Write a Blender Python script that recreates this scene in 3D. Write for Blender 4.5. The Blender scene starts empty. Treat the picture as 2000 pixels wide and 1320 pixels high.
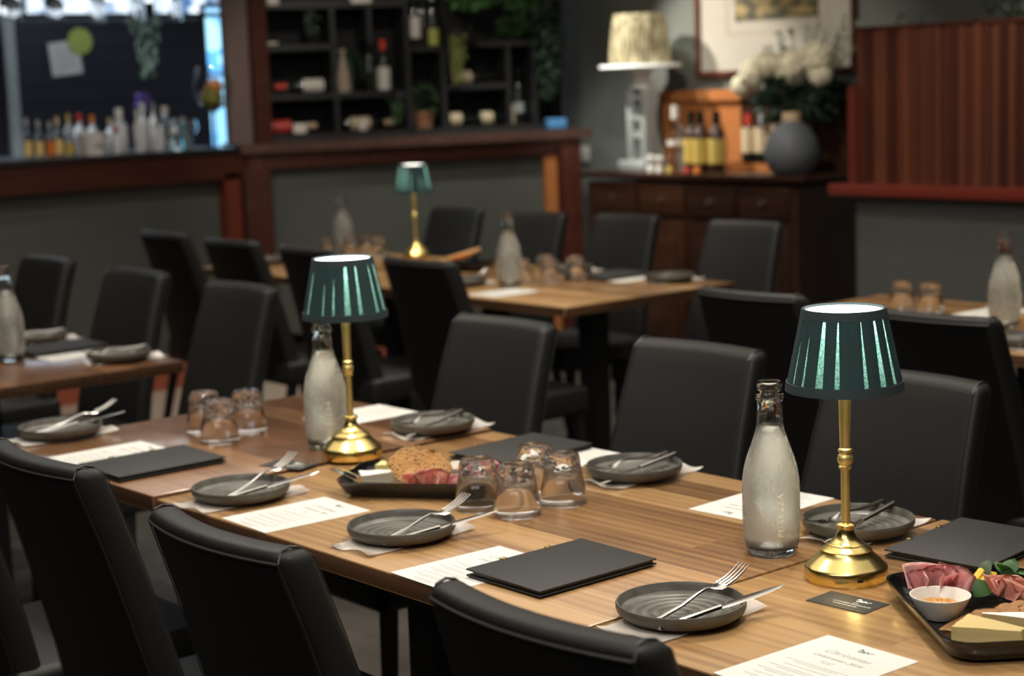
import bpy, bmesh, math, random
from mathutils import Vector, Matrix, noise
PI = math.pi
random.seed(7)
SC = bpy.context.scene
COL = SC.collection

# ------------------------------------------------------------------ camera
cam_d = bpy.data.cameras.new('camera'); cam = bpy.data.objects.new('camera', cam_d); COL.objects.link(cam)
EX = Vector((0.6446, 0.7645)); EY = Vector((-0.7645, 0.6446))       # camera frame (right, forward) in the room's axes
PITCH, ROLL = math.radians(8.32), math.radians(-2.107)
fw = Vector((EY.x*math.cos(PITCH), EY.y*math.cos(PITCH), -math.sin(PITCH)))
rt = Vector((EX.x, EX.y, 0)); up = rt.cross(fw)
rt2 = rt*math.cos(ROLL) + up*math.sin(ROLL); up2 = -rt*math.sin(ROLL) + up*math.cos(ROLL)
M = Matrix((rt2, up2, -fw)).transposed().to_4x4(); M.translation = (0, 0, 1.48)
cam.matrix_world = M
cam_d.sensor_width = 36; cam_d.lens = 3450*36/2000
cam_d.clip_start = 0.05
cam_d.dof.use_dof = True; cam_d.dof.focus_distance = 2.45; cam_d.dof.aperture_fstop = 4.2
SC.camera = cam
# ------------------------------------------------------------------ world, exposure
w = bpy.data.worlds.new('world'); SC.world = w; w.use_nodes = True
w.node_tree.nodes['Background'].inputs[0].default_value = (0.5, 0.55, 0.65, 1)
w.node_tree.nodes['Background'].inputs[1].default_value = 0.3
SC.view_settings.view_transform = 'Standard'; SC.view_settings.look = 'None'
SC.view_settings.gamma = 1; SC.view_settings.use_curve_mapping = False
SC.view_settings.exposure = 1.1
# ------------------------------------------------------------------ lights of the room (ceiling downlights, added fill lights)
def spot(x, y, power, size=100, z=2.6, col=(1, .93, .82), tx=None, ty=None, rad=.045, blend=.6):
    l = bpy.data.lights.new('downlight', 'SPOT'); l.energy = power; l.color = col
    l.spot_size = math.radians(size); l.spot_blend = blend; l.shadow_soft_size = rad
    o = bpy.data.objects.new('downlight', l); COL.objects.link(o); o.location = (x, y, z)
    d = Vector(((tx if tx is not None else x)-x, (ty if ty is not None else y)-y, -z+.7))
    o.rotation_euler = d.to_track_quat('-Z', 'Y').to_euler(); return o
WARM = (1, .83, .60)
spot(-0.9, 1.3, 26, 95); spot(-2.3, 2.5, 30, 95); spot(-2.9, 1.35, 22, 95); spot(-4.0, 2.3, 17, 95); spot(-5.2, 1.7, 17, 95)
spot(-2.4, 4.3, 22, 95); spot(-3.7, 4.0, 24, 95); spot(-4.9, 4.4, 30, 95); spot(-6.1, 4.0, 16, 95)
spot(-6.9, 2.9, 15, 90); spot(-6.6, 6.0, 44, 90, col=(.98, 1, .92)); spot(-5.2, 5.3, 10, 90)
spot(-7.0, 5.6, 95, 42, z=2.6, tx=-5.95, ty=7.3, col=(1, .95, .86), rad=.03)
spot(0.6, 2.6, 22, 100); spot(0.2, 0.2, 12, 100)  # the second is added frontal fill near the camera
def area(loc, target, sx, sy, power, col):
    l = bpy.data.lights.new('fill_light', 'AREA'); l.shape = 'RECTANGLE'; l.size = sx; l.size_y = sy; l.energy = power; l.color = col
    o = bpy.data.objects.new('fill_light', l); COL.objects.link(o); o.location = loc
    o.rotation_euler = (Vector(target)-Vector(loc)).to_track_quat('-Z', 'Y').to_euler(); return o
area((-3.0, 2.4, 2.66), (-3.0, 2.4, 0), 5.0, 3.0, 15, (1, .94, .86))
area((-3.5, 2.6, 2.25), (-3.5, 2.6, 2.7), 4.5, 3.5, 26, (1, .94, .86))  # added uplight out of view, brightens the ceiling and the glassware
area((-1.2, 0.2, 2.6), (-4.5, 4.2, .6), 2.0, 1.2, 15, (1, .94, .86))  # added frontal fill from the camera side
spot(-5.2, 4.9, 34, 62, tx=-6.0, ty=6.8, col=(1, .93, .82)); spot(-3.4, 4.7, 26, 70, tx=-3.9, ty=6.0, col=(1, .9, .78))
spot(-6.3, 4.6, 19, 66, tx=-8.0, ty=5.9, col=(1, .92, .8)); spot(-6.2, 3.4, 18, 66, tx=-8.2, ty=4.2, col=(1, .95, .9))
spot(-8.5, 4.0, 50, 110, tx=-8.4, ty=4.3, col=(.75, .87, 1)); spot(-8.9, 5.0, 14, 110, tx=-9.6, ty=5.0, col=(.75, .87, 1))

# ------------------------------------------------------------------ materials
MATS = {}
def nodes(name):
    m = bpy.data.materials.new(name); m.use_nodes = True; MATS[name] = m
    nt = m.node_tree; return m, nt, nt.nodes['Principled BSDF']
def N(nt, t, **kw):
    n = nt.nodes.new(t)
    for k, v in kw.items():
        if k.startswith('_'): setattr(n, k[1:], v)
        else: n.inputs[k].default_value = v
    return n
def mat(name, col, rough=.5, metal=0, var=.12, scale=12, bump=0, bscale=80, coat=0, trans=0, spec=None, emit=None, es=0, stretch=None, ior=None, sheen=0):
    m, nt, b = nodes(name)
    tc = N(nt, 'ShaderNodeTexCoord'); mp = N(nt, 'ShaderNodeMapping')
    if stretch: mp.inputs['Scale'].default_value = stretch
    nt.links.new(tc.outputs['Object'], mp.inputs[0])
    nz = N(nt, 'ShaderNodeTexNoise', Scale=scale, Detail=4); nt.links.new(mp.outputs[0], nz.inputs['Vector'])
    mx = N(nt, 'ShaderNodeMix', _data_type='RGBA')
    c = Vector(col[:3])
    mx.inputs[6].default_value = (*(c*(1-var)), 1); mx.inputs[7].default_value = (*[min(1, x*(1+var)) for x in c], 1)
    nt.links.new(nz.outputs['Fac'], mx.inputs[0]); nt.links.new(mx.outputs[2], b.inputs['Base Color'])
    b.inputs['Roughness'].default_value = rough; b.inputs['Metallic'].default_value = metal
    b.inputs['Coat Weight'].default_value = coat; b.inputs['Coat Roughness'].default_value = .15
    b.inputs['Transmission Weight'].default_value = trans
    if ior: b.inputs['IOR'].default_value = ior
    if sheen: b.inputs['Sheen Weight'].default_value = sheen
    if spec is not None: b.inputs['Specular IOR Level'].default_value = spec
    if emit: b.inputs['Emission Color'].default_value = (*emit, 1); b.inputs['Emission Strength'].default_value = es
    if bump:
        n2 = N(nt, 'ShaderNodeTexNoise', Scale=bscale, Detail=3); nt.links.new(mp.outputs[0], n2.inputs['Vector'])
        bp = N(nt, 'ShaderNodeBump', Strength=bump, Distance=.002); nt.links.new(n2.outputs['Fac'], bp.inputs['Height'])
        nt.links.new(bp.outputs[0], b.inputs['Normal'])
    return m
def wood(name, c1, c2, c3, rough=.35, brick=(.9, .085), coat=.15, along='X', grain=1.0):
    """butcher-block / plank wood: strips running along one axis, each with its own tone and stretched grain"""
    m, nt, b = nodes(name); L = nt.links.new
    tc = N(nt, 'ShaderNodeTexCoord'); mp = N(nt, 'ShaderNodeMapping')
    if along == 'Y': mp.inputs['Rotation'].default_value = (0, 0, PI/2)
    if along == 'Z': mp.inputs['Rotation'].default_value = (0, PI/2, 0)
    L(tc.outputs['Object'], mp.inputs[0])
    bk = N(nt, 'ShaderNodeTexBrick', Scale=1.0); bk.offset = .37; bk.squash = 1
    bk.inputs['Brick Width'].default_value = brick[0]; bk.inputs['Row Height'].default_value = brick[1]
    bk.inputs['Mortar Size'].default_value = .0006; bk.inputs['Mortar Smooth'].default_value = .3
    bk.inputs['Color1'].default_value = (0, 0, 0, 1); bk.inputs['Color2'].default_value = (1, 1, 1, 1); bk.inputs['Mortar'].default_value = (.3, .3, .3, 1)
    L(mp.outputs[0], bk.inputs['Vector'])
    m2 = N(nt, 'ShaderNodeMapping'); m2.inputs['Scale'].default_value = (1.6, 26, 26); L(mp.outputs[0], m2.inputs[0])
    ad = N(nt, 'ShaderNodeVectorMath', _operation='ADD'); L(m2.outputs[0], ad.inputs[0])
    sc = N(nt, 'ShaderNodeVectorMath', _operation='SCALE'); sc.inputs['Scale'].default_value = 19; L(bk.outputs['Color'], sc.inputs[0]); L(sc.outputs[0], ad.inputs[1])
    nz = N(nt, 'ShaderNodeTexNoise', Scale=1.5, Detail=7, Roughness=.62, Distortion=.6); L(ad.outputs[0], nz.inputs['Vector'])
    wv = N(nt, 'ShaderNodeTexWave', Scale=.55, Distortion=5, Detail=3); wv.bands_direction = 'Y'; wv.inputs['Detail Scale'].default_value = .8; L(ad.outputs[0], wv.inputs['Vector'])
    a = N(nt, 'ShaderNodeMath', _operation='MULTIPLY'); a.inputs[1].default_value = .52; L(bk.outputs['Color'], a.inputs[0])
    b2 = N(nt, 'ShaderNodeMath', _operation='MULTIPLY_ADD'); b2.inputs[1].default_value = .62*grain; L(nz.outputs['Fac'], b2.inputs[0]); L(a.outputs[0], b2.inputs[2])
    b3 = N(nt, 'ShaderNodeMath', _operation='MULTIPLY_ADD'); b3.inputs[1].default_value = .14*grain; L(wv.outputs['Fac'], b3.inputs[0]); L(b2.outputs[0], b3.inputs[2])
    cr = N(nt, 'ShaderNodeValToRGB'); e = cr.color_ramp.elements
    e[0].position = .22; e[0].color = (*c1, 1); e[1].position = .88; e[1].color = (*c3, 1); k = e.new(.55); k.color = (*c2, 1)
    L(b3.outputs[0], cr.inputs[0]); L(cr.outputs[0], b.inputs['Base Color'])
    b.inputs['Roughness'].default_value = rough; b.inputs['Coat Weight'].default_value = coat; b.inputs['Coat Roughness'].default_value = .12
    bp = N(nt, 'ShaderNodeBump', Strength=.12, Distance=.001); L(nz.outputs['Fac'], bp.inputs['Height']); L(bp.outputs[0], b.inputs['Normal'])
    return m
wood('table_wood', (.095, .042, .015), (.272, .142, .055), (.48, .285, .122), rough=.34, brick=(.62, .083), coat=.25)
wood('table_wood_dark', (.07, .030, .012), (.16, .073, .032), (.27, .14, .068), rough=.28, brick=(.62, .083), coat=.6)  # darker tables: own tone plus weaker light put into the colour
wood('edge_wood_shaded', (.035, .016, .008), (.075, .034, .016), (.13, .062, .03), rough=.45, brick=(.62, .2), coat=.1)  # table side faces, shade painted in as darker wood
wood('floor_wood', (.026, .022, .018), (.048, .041, .034), (.08, .068, .056), rough=.5, brick=(1.2, .15), coat=0)
wood('mahogany', (.036, .009, .006), (.07, .019, .012), (.11, .032, .019), rough=.35, brick=(3, .3), coat=.3, along='Y')
wood('walnut_dark', (.018, .006, .004), (.035, .013, .008), (.06, .024, .013), rough=.28, brick=(3, .3), coat=.3)
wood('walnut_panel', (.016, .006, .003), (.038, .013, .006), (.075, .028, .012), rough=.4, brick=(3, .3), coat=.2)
mat('red_wood', (.15, .032, .018), .35, coat=.3, stretch=(4, 4, 1))
mat('skirting_red', (.34, .085, .045), .35, coat=.3)
mat('rail_red', (.21, .035, .022), .3, coat=.4)
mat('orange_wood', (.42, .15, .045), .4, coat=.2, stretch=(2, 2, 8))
mat('counter_wood', (.10, .05, .04), .35, var=.5, scale=9, coat=.2)
mat('counter_black', (.02, .02, .022), .3)
mat('bar_grey', (.075, .078, .068), .75, bump=.1)
mat('wall_green', (.16, .17, .15), .8, bump=.15, var=.05, scale=3)
mat('wall_grey', (.085, .088, .080), .8, bump=.15, var=.06, scale=3)
mat('floor_beige', (.42, .34, .26), .55, var=.06)
mat('ceiling_paint', (.55, .52, .47), .9)
mat('leather', (.015, .0147, .014), .48, bump=.35, bscale=420, var=.15, spec=.4)
mat('leather_back', (.006, .006, .0065), .55, bump=.3, bscale=420, spec=.25)
mat('piping', (.032, .031, .029), .4)
mat('black_metal', (.012, .012, .013), .45)
mat('black_board', (.020, .020, .020), .55, bump=.4, bscale=600, var=.1)
mat('paper', (.74, .735, .69), .7, var=.02)
mat('ink', (.05, .05, .05), .6); mat('ink_soft', (.42, .41, .38), .6)
mat('white_ink', (.85, .85, .8), .6)
mat('napkin', (.88, .84, .79), .9, var=.03)
mat('card_black', (.03, .03, .03), .5)
mat('tray_black', (.008, .008, .009), .14, coat=.25)
mat('brass', (.80, .63, .24), .22, 1, var=.08, scale=30)
mat('brass_satin', (.86, .70, .28), .45, 1, var=.05)
mat('steel', (.62, .60, .57), .17, 1, var=.05)
mat('shade_band', (.018, .036, .041), .8, bump=.4, bscale=500)
mat('pleat', (.010, .036, .040), .85, bump=.4, bscale=500)
mat('shade_top', (.85, .85, .82), .6, emit=(1, .95, .86), es=5)
mat('glow', (.9, .9, .85), .5, emit=(1, .92, .72), es=20)
mat('ceramic_white', (.82, .80, .75), .25)
mat('plate_rim', (.092, .080, .063), .45, var=.3, scale=60)
mat('white_paint', (.85, .87, .85), .4)
mat('lamp_grey', (.40, .43, .42), .5)
mat('vase_grey', (.10, .108, .120), .6); mat('vase_tan', (.62, .45, .28), .6)
mat('pot_clay', (.33, .15, .08), .8); mat('vase_beige', (.42, .34, .27), .7)
mat('leaf', (.045, .10, .035), .5, var=.4, scale=9); mat('leaf_dark', (.018, .045, .02), .5, var=.5, scale=9)
mat('leaf_grey', (.16, .21, .15), .6, var=.35, scale=9); mat('leaf_lime', (.19, .21, .05), .55, var=.4, scale=9); mat('leaf_bright', (.09, .22, .07), .5, var=.5, scale=9)
mat('petal', (.80, .74, .54), .7, var=.1); mat('purple', (.10, .05, .25), .6)
mat('label_white', (.72, .68, .62), .5); mat('label_yellow', (.58, .42, .10), .5); mat('label_cream', (.62, .50, .33), .5); mat('label_red', (.50, .05, .04), .4)
mat('label_lime', (.42, .45, .10), .5); mat('bottle_dark', (.010, .014, .010), .12, coat=.5); mat('blue_box', (.10, .30, .62), .4)
mat('rack_black', (.018, .018, .019), .5); mat('rack_back', (.006, .006, .008), .8)
mat('orange_peel', (.75, .22, .03), .4); mat('olive', (.30, .28, .05), .4); mat('red_cap', (.65, .06, .03), .35); mat('tan_cap', (.55, .42, .25), .5); mat('amber', (.75, .45, .05), .15, trans=.5); mat('juice', (.85, .62, .25), .3)
m_, nt_, b_ = nodes('straw')
tc_ = N(nt_, 'ShaderNodeTexCoord'); mp_ = N(nt_, 'ShaderNodeMapping'); mp_.inputs['Scale'].default_value = (1, 1, .10); nt_.links.new(tc_.outputs['Object'], mp_.inputs[0])
nz_ = N(nt_, 'ShaderNodeTexNoise', Scale=75, Detail=3); nt_.links.new(mp_.outputs[0], nz_.inputs['Vector']); cr_ = N(nt_, 'ShaderNodeValToRGB'); e_ = cr_.color_ramp.elements
e_[0].position = .40; e_[0].color = (.07, .05, .022, 1); e_[1].position = .60; e_[1].color = (.34, .29, .17, 1); nt_.links.new(nz_.outputs['Fac'], cr_.inputs[0]); nt_.links.new(cr_.outputs[0], b_.inputs['Base Color']); b_.inputs['Roughness'].default_value = .85
nt_.links.new(cr_.outputs[0], b_.inputs['Emission Color']); b_.inputs['Emission Strength'].default_value = .25
mat('cheese', (.72, .56, .24), .5, var=.06, bump=.4, bscale=60); mat('brie', (.75, .69, .52), .55, var=.06); mat('rind', (.85, .83, .76), .8, bump=.5)
mat('brie_edge', (.50, .38, .18), .6, var=.25, scale=60)
mat('relish', (.62, .28, .06), .3, var=.4, scale=200, bump=.8, bscale=200); mat('pickle_yellow', (.75, .48, .05), .35, var=.25, scale=40)
mat('butter', (.80, .74, .32), .5)
mat('paint_mat', (.45, .41, .34), .8, var=.03)
def meat(name, c1, c2):
    m, nt, b = nodes(name); L = nt.links.new
    tc = N(nt, 'ShaderNodeTexCoord'); nz = N(nt, 'ShaderNodeTexNoise', Scale=38, Detail=5, Distortion=1.5); L(tc.outputs['Object'], nz.inputs['Vector'])
    cr = N(nt, 'ShaderNodeValToRGB'); e = cr.color_ramp.elements; e[0].position = .42; e[0].color = (*c1, 1); e[1].position = .62; e[1].color = (*c2, 1)
    L(nz.outputs['Fac'], cr.inputs[0]); L(cr.outputs[0], b.inputs['Base Color']); b.inputs['Roughness'].default_value = .3
    b.inputs['Subsurface Weight'].default_value = .15; b.inputs['Subsurface Radius'].default_value = (.01, .004, .003); return m
meat('ham', (.78, .34, .34), (.90, .62, .58)); meat('prosciutto', (.80, .33, .25), (.90, .58, .47))
def cracker_mat():
    m, nt, b = nodes('cracker'); L = nt.links.new
    tc = N(nt, 'ShaderNodeTexCoord'); v = N(nt, 'ShaderNodeTexVoronoi', Scale=190); L(tc.outputs['Object'], v.inputs['Vector'])
    nz = N(nt, 'ShaderNodeTexNoise', Scale=45); L(tc.outputs['Object'], nz.inputs['Vector'])
    ad = N(nt, 'ShaderNodeMath', _operation='ADD'); L(v.outputs['Distance'], ad.inputs[0]); L(nz.outputs['Fac'], ad.inputs[1])
    cr = N(nt, 'ShaderNodeValToRGB'); e = cr.color_ramp.elements; e[0].position = .70; e[0].color = (.12, .045, .012, 1); e[1].position = .82; e[1].color = (.92, .58, .24, 1)
    L(ad.outputs[0], cr.inputs[0]); L(cr.outputs[0], b.inputs['Base Color']); b.inputs['Roughness'].default_value = .6
    bp = N(nt, 'ShaderNodeBump', Strength=.6, Distance=.003); L(v.outputs['Distance'], bp.inputs['Height']); L(bp.outputs[0], b.inputs['Normal'])
cracker_mat(); mat('cracker_plain', (.66, .36, .15), .6, var=.35, scale=70, bump=.6, bscale=90)
def plate_mat():
    m, nt, b = nodes('stoneware'); L = nt.links.new
    tc = N(nt, 'ShaderNodeTexCoord'); sp = N(nt, 'ShaderNodeSeparateXYZ'); L(tc.outputs['Object'], sp.inputs[0])
    cb = N(nt, 'ShaderNodeCombineXYZ'); L(sp.outputs[0], cb.inputs[0]); L(sp.outputs[1], cb.inputs[1])
    ln = N(nt, 'ShaderNodeVectorMath', _operation='LENGTH'); L(cb.outputs[0], ln.inputs[0])
    mm = N(nt, 'ShaderNodeMath', _operation='MULTIPLY'); mm.inputs[1].default_value = 420; L(ln.outputs['Value'], mm.inputs[0])
    sn = N(nt, 'ShaderNodeMath', _operation='SINE'); L(mm.outputs[0], sn.inputs[0])
    nz = N(nt, 'ShaderNodeTexNoise', Scale=25, Detail=6); L(tc.outputs['Object'], nz.inputs['Vector'])
    a = N(nt, 'ShaderNodeMath', _operation='MULTIPLY_ADD'); a.inputs[1].default_value = .10; L(sn.outputs[0], a.inputs[0]); L(nz.outputs['Fac'], a.inputs[2])
    cr = N(nt, 'ShaderNodeValToRGB'); e = cr.color_ramp.elements; e[0].position = .3; e[0].color = (.080, .076, .066, 1); e[1].position = .75; e[1].color = (.20, .192, .17, 1)
    L(a.outputs[0], cr.inputs[0]); L(cr.outputs[0], b.inputs['Base Color']); b.inputs['Roughness'].default_value = .32
    bp = N(nt, 'ShaderNodeBump', Strength=.35, Distance=.002); L(sn.outputs[0], bp.inputs['Height']); L(bp.outputs[0], b.inputs['Normal'])
plate_mat()
def glass(name, col=(1, 1, 1), rough=0.0, ior=1.45, frost=0):
    m, nt, b = nodes(name); L = nt.links.new
    b.inputs['Base Color'].default_value = (*col, 1); b.inputs['Roughness'].default_value = rough
    b.inputs['Transmission Weight'].default_value = 1; b.inputs['IOR'].default_value = ior
    if frost:   # beads of condensation on the cold glass below the water line
        tc = N(nt, 'ShaderNodeTexCoord'); sp = N(nt, 'ShaderNodeSeparateXYZ'); L(tc.outputs['Object'], sp.inputs[0])
        mr = N(nt, 'ShaderNodeMapRange'); mr.inputs['From Min'].default_value = .205; mr.inputs['From Max'].default_value = .18; L(sp.outputs[2], mr.inputs[0])
        mb = N(nt, 'ShaderNodeMapRange'); mb.inputs['From Min'].default_value = .012; mb.inputs['From Max'].default_value = .03; L(sp.outputs[2], mb.inputs[0])
        mp = N(nt, 'ShaderNodeMapping'); mp.inputs['Scale'].default_value = (1, 1, .45); L(tc.outputs['Object'], mp.inputs[0])
        nz = N(nt, 'ShaderNodeTexNoise', Scale=34, Detail=6, Roughness=.6); L(mp.outputs[0], nz.inputs['Vector'])
        cr = N(nt, 'ShaderNodeMapRange'); cr.inputs['From Min'].default_value = .32; cr.inputs['From Max'].default_value = .62; cr.inputs['To Min'].default_value = .35; L(nz.outputs['Fac'], cr.inputs[0])
        x1 = N(nt, 'ShaderNodeMath', _operation='MULTIPLY'); L(mr.outputs[0], x1.inputs[0]); L(mb.outputs[0], x1.inputs[1])
        x2 = N(nt, 'ShaderNodeMath', _operation='MULTIPLY'); L(x1.outputs[0], x2.inputs[0]); L(cr.outputs[0], x2.inputs[1])
        r = N(nt, 'ShaderNodeMath', _operation='MULTIPLY'); r.inputs[1].default_value = .38; L(x2.outputs[0], r.inputs[0]); L(r.outputs[0], b.inputs['Roughness'])
        tr = N(nt, 'ShaderNodeBsdfTranslucent', Color=(.92, .90, .84, 1)); df = N(nt, 'ShaderNodeBsdfDiffuse', Color=(.86, .84, .78, 1))
        m0 = N(nt, 'ShaderNodeMixShader'); m0.inputs[0].default_value = .5; L(tr.outputs[0], m0.inputs[1]); L(df.outputs[0], m0.inputs[2])
        f = N(nt, 'ShaderNodeMath', _operation='MULTIPLY'); f.inputs[1].default_value = frost; L(x2.outputs[0], f.inputs[0])
        m1 = N(nt, 'ShaderNodeMixShader'); L(f.outputs[0], m1.inputs[0]); L(b.outputs[0], m1.inputs[1]); L(m0.outputs[0], m1.inputs[2])
        L(m1.outputs[0], nt.nodes['Material Output'].inputs[0])
        n3 = N(nt, 'ShaderNodeTexNoise', Scale=260, Detail=2); L(tc.outputs['Object'], n3.inputs['Vector'])
        bs = N(nt, 'ShaderNodeMath', _operation='MULTIPLY'); bs.inputs[1].default_value = .25; L(x2.outputs[0], bs.inputs[0])
        bp = N(nt, 'ShaderNodeBump', Distance=.001); L(bs.outputs[0], bp.inputs['Strength']); L(n3.outputs['Fac'], bp.inputs['Height']); L(bp.outputs[0], b.inputs['Normal'])
    return m
glass('glass'); glass('bottle_glass', (.97, 1, .98), frost=.33); glass('water', (.97, .99, .98), 0, 1.33); glass('glass_green', (.55, .75, .62), .05)
def tumbler_glass():
    m = glass('tumbler_glass'); nt = m.node_tree; L = nt.links.new; b = nt.nodes['Principled BSDF']
    tc = N(nt, 'ShaderNodeTexCoord'); sp = N(nt, 'ShaderNodeSeparateXYZ'); L(tc.outputs['Object'], sp.inputs[0])
    mr = N(nt, 'ShaderNodeMapRange'); mr.inputs['From Min'].default_value = .048; mr.inputs['From Max'].default_value = .058; L(sp.outputs[2], mr.inputs[0])
    v = N(nt, 'ShaderNodeTexVoronoi', Scale=55); L(tc.outputs['Object'], v.inputs['Vector'])
    bp = N(nt, 'ShaderNodeBump', Distance=.006); L(mr.outputs[0], bp.inputs['Strength']); L(v.outputs['Distance'], bp.inputs['Height']); L(bp.outputs[0], b.inputs['Normal'])
    tr = N(nt, 'ShaderNodeBsdfTranslucent', Color=(.95, .94, .90, 1)); mx = N(nt, 'ShaderNodeMixShader')
    f = N(nt, 'ShaderNodeMath', _operation='MULTIPLY'); f.inputs[1].default_value = .05; L(mr.outputs[0], f.inputs[0]); L(f.outputs[0], mx.inputs[0])  # a little white in the base stands in for reflected ceiling lights
    L(b.outputs[0], mx.inputs[1]); L(tr.outputs[0], mx.inputs[2]); L(mx.outputs[0], nt.nodes['Material Output'].inputs[0])
tumbler_glass()
def shade_mat():
    m, nt, b = nodes('shade_fabric'); L = nt.links.new
    tc = N(nt, 'ShaderNodeTexCoord'); nz = N(nt, 'ShaderNodeTexNoise', Scale=330, Detail=3); L(tc.outputs['Object'], nz.inputs['Vector'])
    cr = N(nt, 'ShaderNodeValToRGB'); e = cr.color_ramp.elements; e[0].position = .35; e[0].color = (.02, .07, .068, 1); e[1].position = .68; e[1].color = (.10, .205, .20, 1)
    L(nz.outputs['Fac'], cr.inputs[0])
    tr = N(nt, 'ShaderNodeBsdfTranslucent'); df = N(nt, 'ShaderNodeBsdfDiffuse', Color=(.03, .10, .10, 1)); L(cr.outputs[0], tr.inputs[0])
    mx = N(nt, 'ShaderNodeMixShader'); mx.inputs[0].default_value = .3; L(tr.outputs[0], mx.inputs[1]); L(df.outputs[0], mx.inputs[2])
    L(mx.outputs[0], nt.nodes['Material Output'].inputs[0])
shade_mat()
def emis(name, c1, c2, s, scale=3, stretch=(1, 1, 1)):
    m, nt, b = nodes(name); L = nt.links.new
    tc = N(nt, 'ShaderNodeTexCoord'); mp = N(nt, 'ShaderNodeMapping'); mp.inputs['Scale'].default_value = stretch; L(tc.outputs['Object'], mp.inputs[0])
    nz = N(nt, 'ShaderNodeTexVoronoi', Scale=scale); nz.distance = 'CHEBYCHEV'; L(mp.outputs[0], nz.inputs['Vector'])
    mx = N(nt, 'ShaderNodeMix', _data_type='RGBA'); mx.inputs[6].default_value = (*c1, 1); mx.inputs[7].default_value = (*c2, 1)
    sep = N(nt, 'ShaderNodeSeparateColor'); L(nz.outputs['Color'], sep.inputs[0]); L(sep.outputs[0], mx.inputs[0])
    L(mx.outputs[2], b.inputs['Emission Color']); b.inputs['Emission Strength'].default_value = s; b.inputs['Base Color'].default_value = (.1, .12, .15, 1)
emis('window_blue', (.07, .35, .85), (.40, .80, 1), .9, 6)
emis('window_top', (.04, .10, .22), (.85, .95, 1), 1.1, 13)  # mottled cells put the sparkle of the hanging glasses into the panes
def slat_mat(name, cols, pitch, axis=0, rough=.4):
    m, nt, b = nodes(name); L = nt.links.new
    tc = N(nt, 'ShaderNodeTexCoord'); sp = N(nt, 'ShaderNodeSeparateXYZ'); L(tc.outputs['Object'], sp.inputs[0])
    d = N(nt, 'ShaderNodeMath', _operation='DIVIDE'); d.inputs[1].default_value = pitch; L(sp.outputs[axis], d.inputs[0])
    fl = N(nt, 'ShaderNodeMath', _operation='FLOOR'); L(d.outputs[0], fl.inputs[0])
    wn = N(nt, 'ShaderNodeTexWhiteNoise', _noise_dimensions='1D'); L(fl.outputs[0], wn.inputs['W'])
    mp = N(nt, 'ShaderNodeMapping'); mp.inputs['Scale'].default_value = (30, 30, 1.2); L(tc.outputs['Object'], mp.inputs[0])
    nz = N(nt, 'ShaderNodeTexNoise', Scale=1, Detail=5); L(mp.outputs[0], nz.inputs['Vector'])
    a = N(nt, 'ShaderNodeMath', _operation='MULTIPLY_ADD'); a.inputs[1].default_value = .6; L(wn.outputs[0], a.inputs[0])
    n2 = N(nt, 'ShaderNodeMath', _operation='MULTIPLY'); n2.inputs[1].default_value = .45; L(nz.outputs['Fac'], n2.inputs[0]); L(n2.outputs[0], a.inputs[2])
    cr = N(nt, 'ShaderNodeValToRGB'); e = cr.color_ramp.elements; e[0].position = .15; e[0].color = (*cols[0], 1); e[1].position = .85; e[1].color = (*cols[2], 1); k = e.new(.5); k.color = (*cols[1], 1)
    L(a.outputs[0], cr.inputs[0]); L(cr.outputs[0], b.inputs['Base Color']); b.inputs['Roughness'].default_value = rough
slat_mat('slats', ((.05, .014, .010), (.095, .028, .017), (.17, .056, .028)), .038)
def shiplap():
    m, nt, b = nodes('shiplap'); L = nt.links.new
    tc = N(nt, 'ShaderNodeTexCoord'); sp = N(nt, 'ShaderNodeSeparateXYZ'); L(tc.outputs['Object'], sp.inputs[0])
    d = N(nt, 'ShaderNodeMath', _operation='DIVIDE'); d.inputs[1].default_value = .11; L(sp.outputs[2], d.inputs[0])
    fr = N(nt, 'ShaderNodeMath', _operation='FRACT'); L(d.outputs[0], fr.inputs[0])
    cr = N(nt, 'ShaderNodeValToRGB'); e = cr.color_ramp.elements; e[0].position = .05; e[0].color = (.004, .004, .006, 1); e[1].position = .12; e[1].color = (.018, .02, .028, 1)
    L(fr.outputs[0], cr.inputs[0]); L(cr.outputs[0], b.inputs['Base Color']); b.inputs['Roughness'].default_value = .5
shiplap()
def painting():
    m, nt, b = nodes('landscape_art'); L = nt.links.new
    tc = N(nt, 'ShaderNodeTexCoord'); mp = N(nt, 'ShaderNodeMapping'); mp.inputs['Scale'].default_value = (4, 4, 9); L(tc.outputs['Object'], mp.inputs[0])
    nz = N(nt, 'ShaderNodeTexNoise', Scale=2.2, Detail=6); L(mp.outputs[0], nz.inputs['Vector'])
    cr = N(nt, 'ShaderNodeValToRGB'); e = cr.color_ramp.elements; e[0].position = .38; e[0].color = (.05, .05, .03, 1); e[1].position = .66; e[1].color = (.42, .30, .12, 1); k = e.new(.5); k.color = (.2, .15, .06, 1)
    L(nz.outputs['Fac'], cr.inputs[0]); L(cr.outputs[0], b.inputs['Base Color']); b.inputs['Roughness'].default_value = .6
painting()

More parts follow.
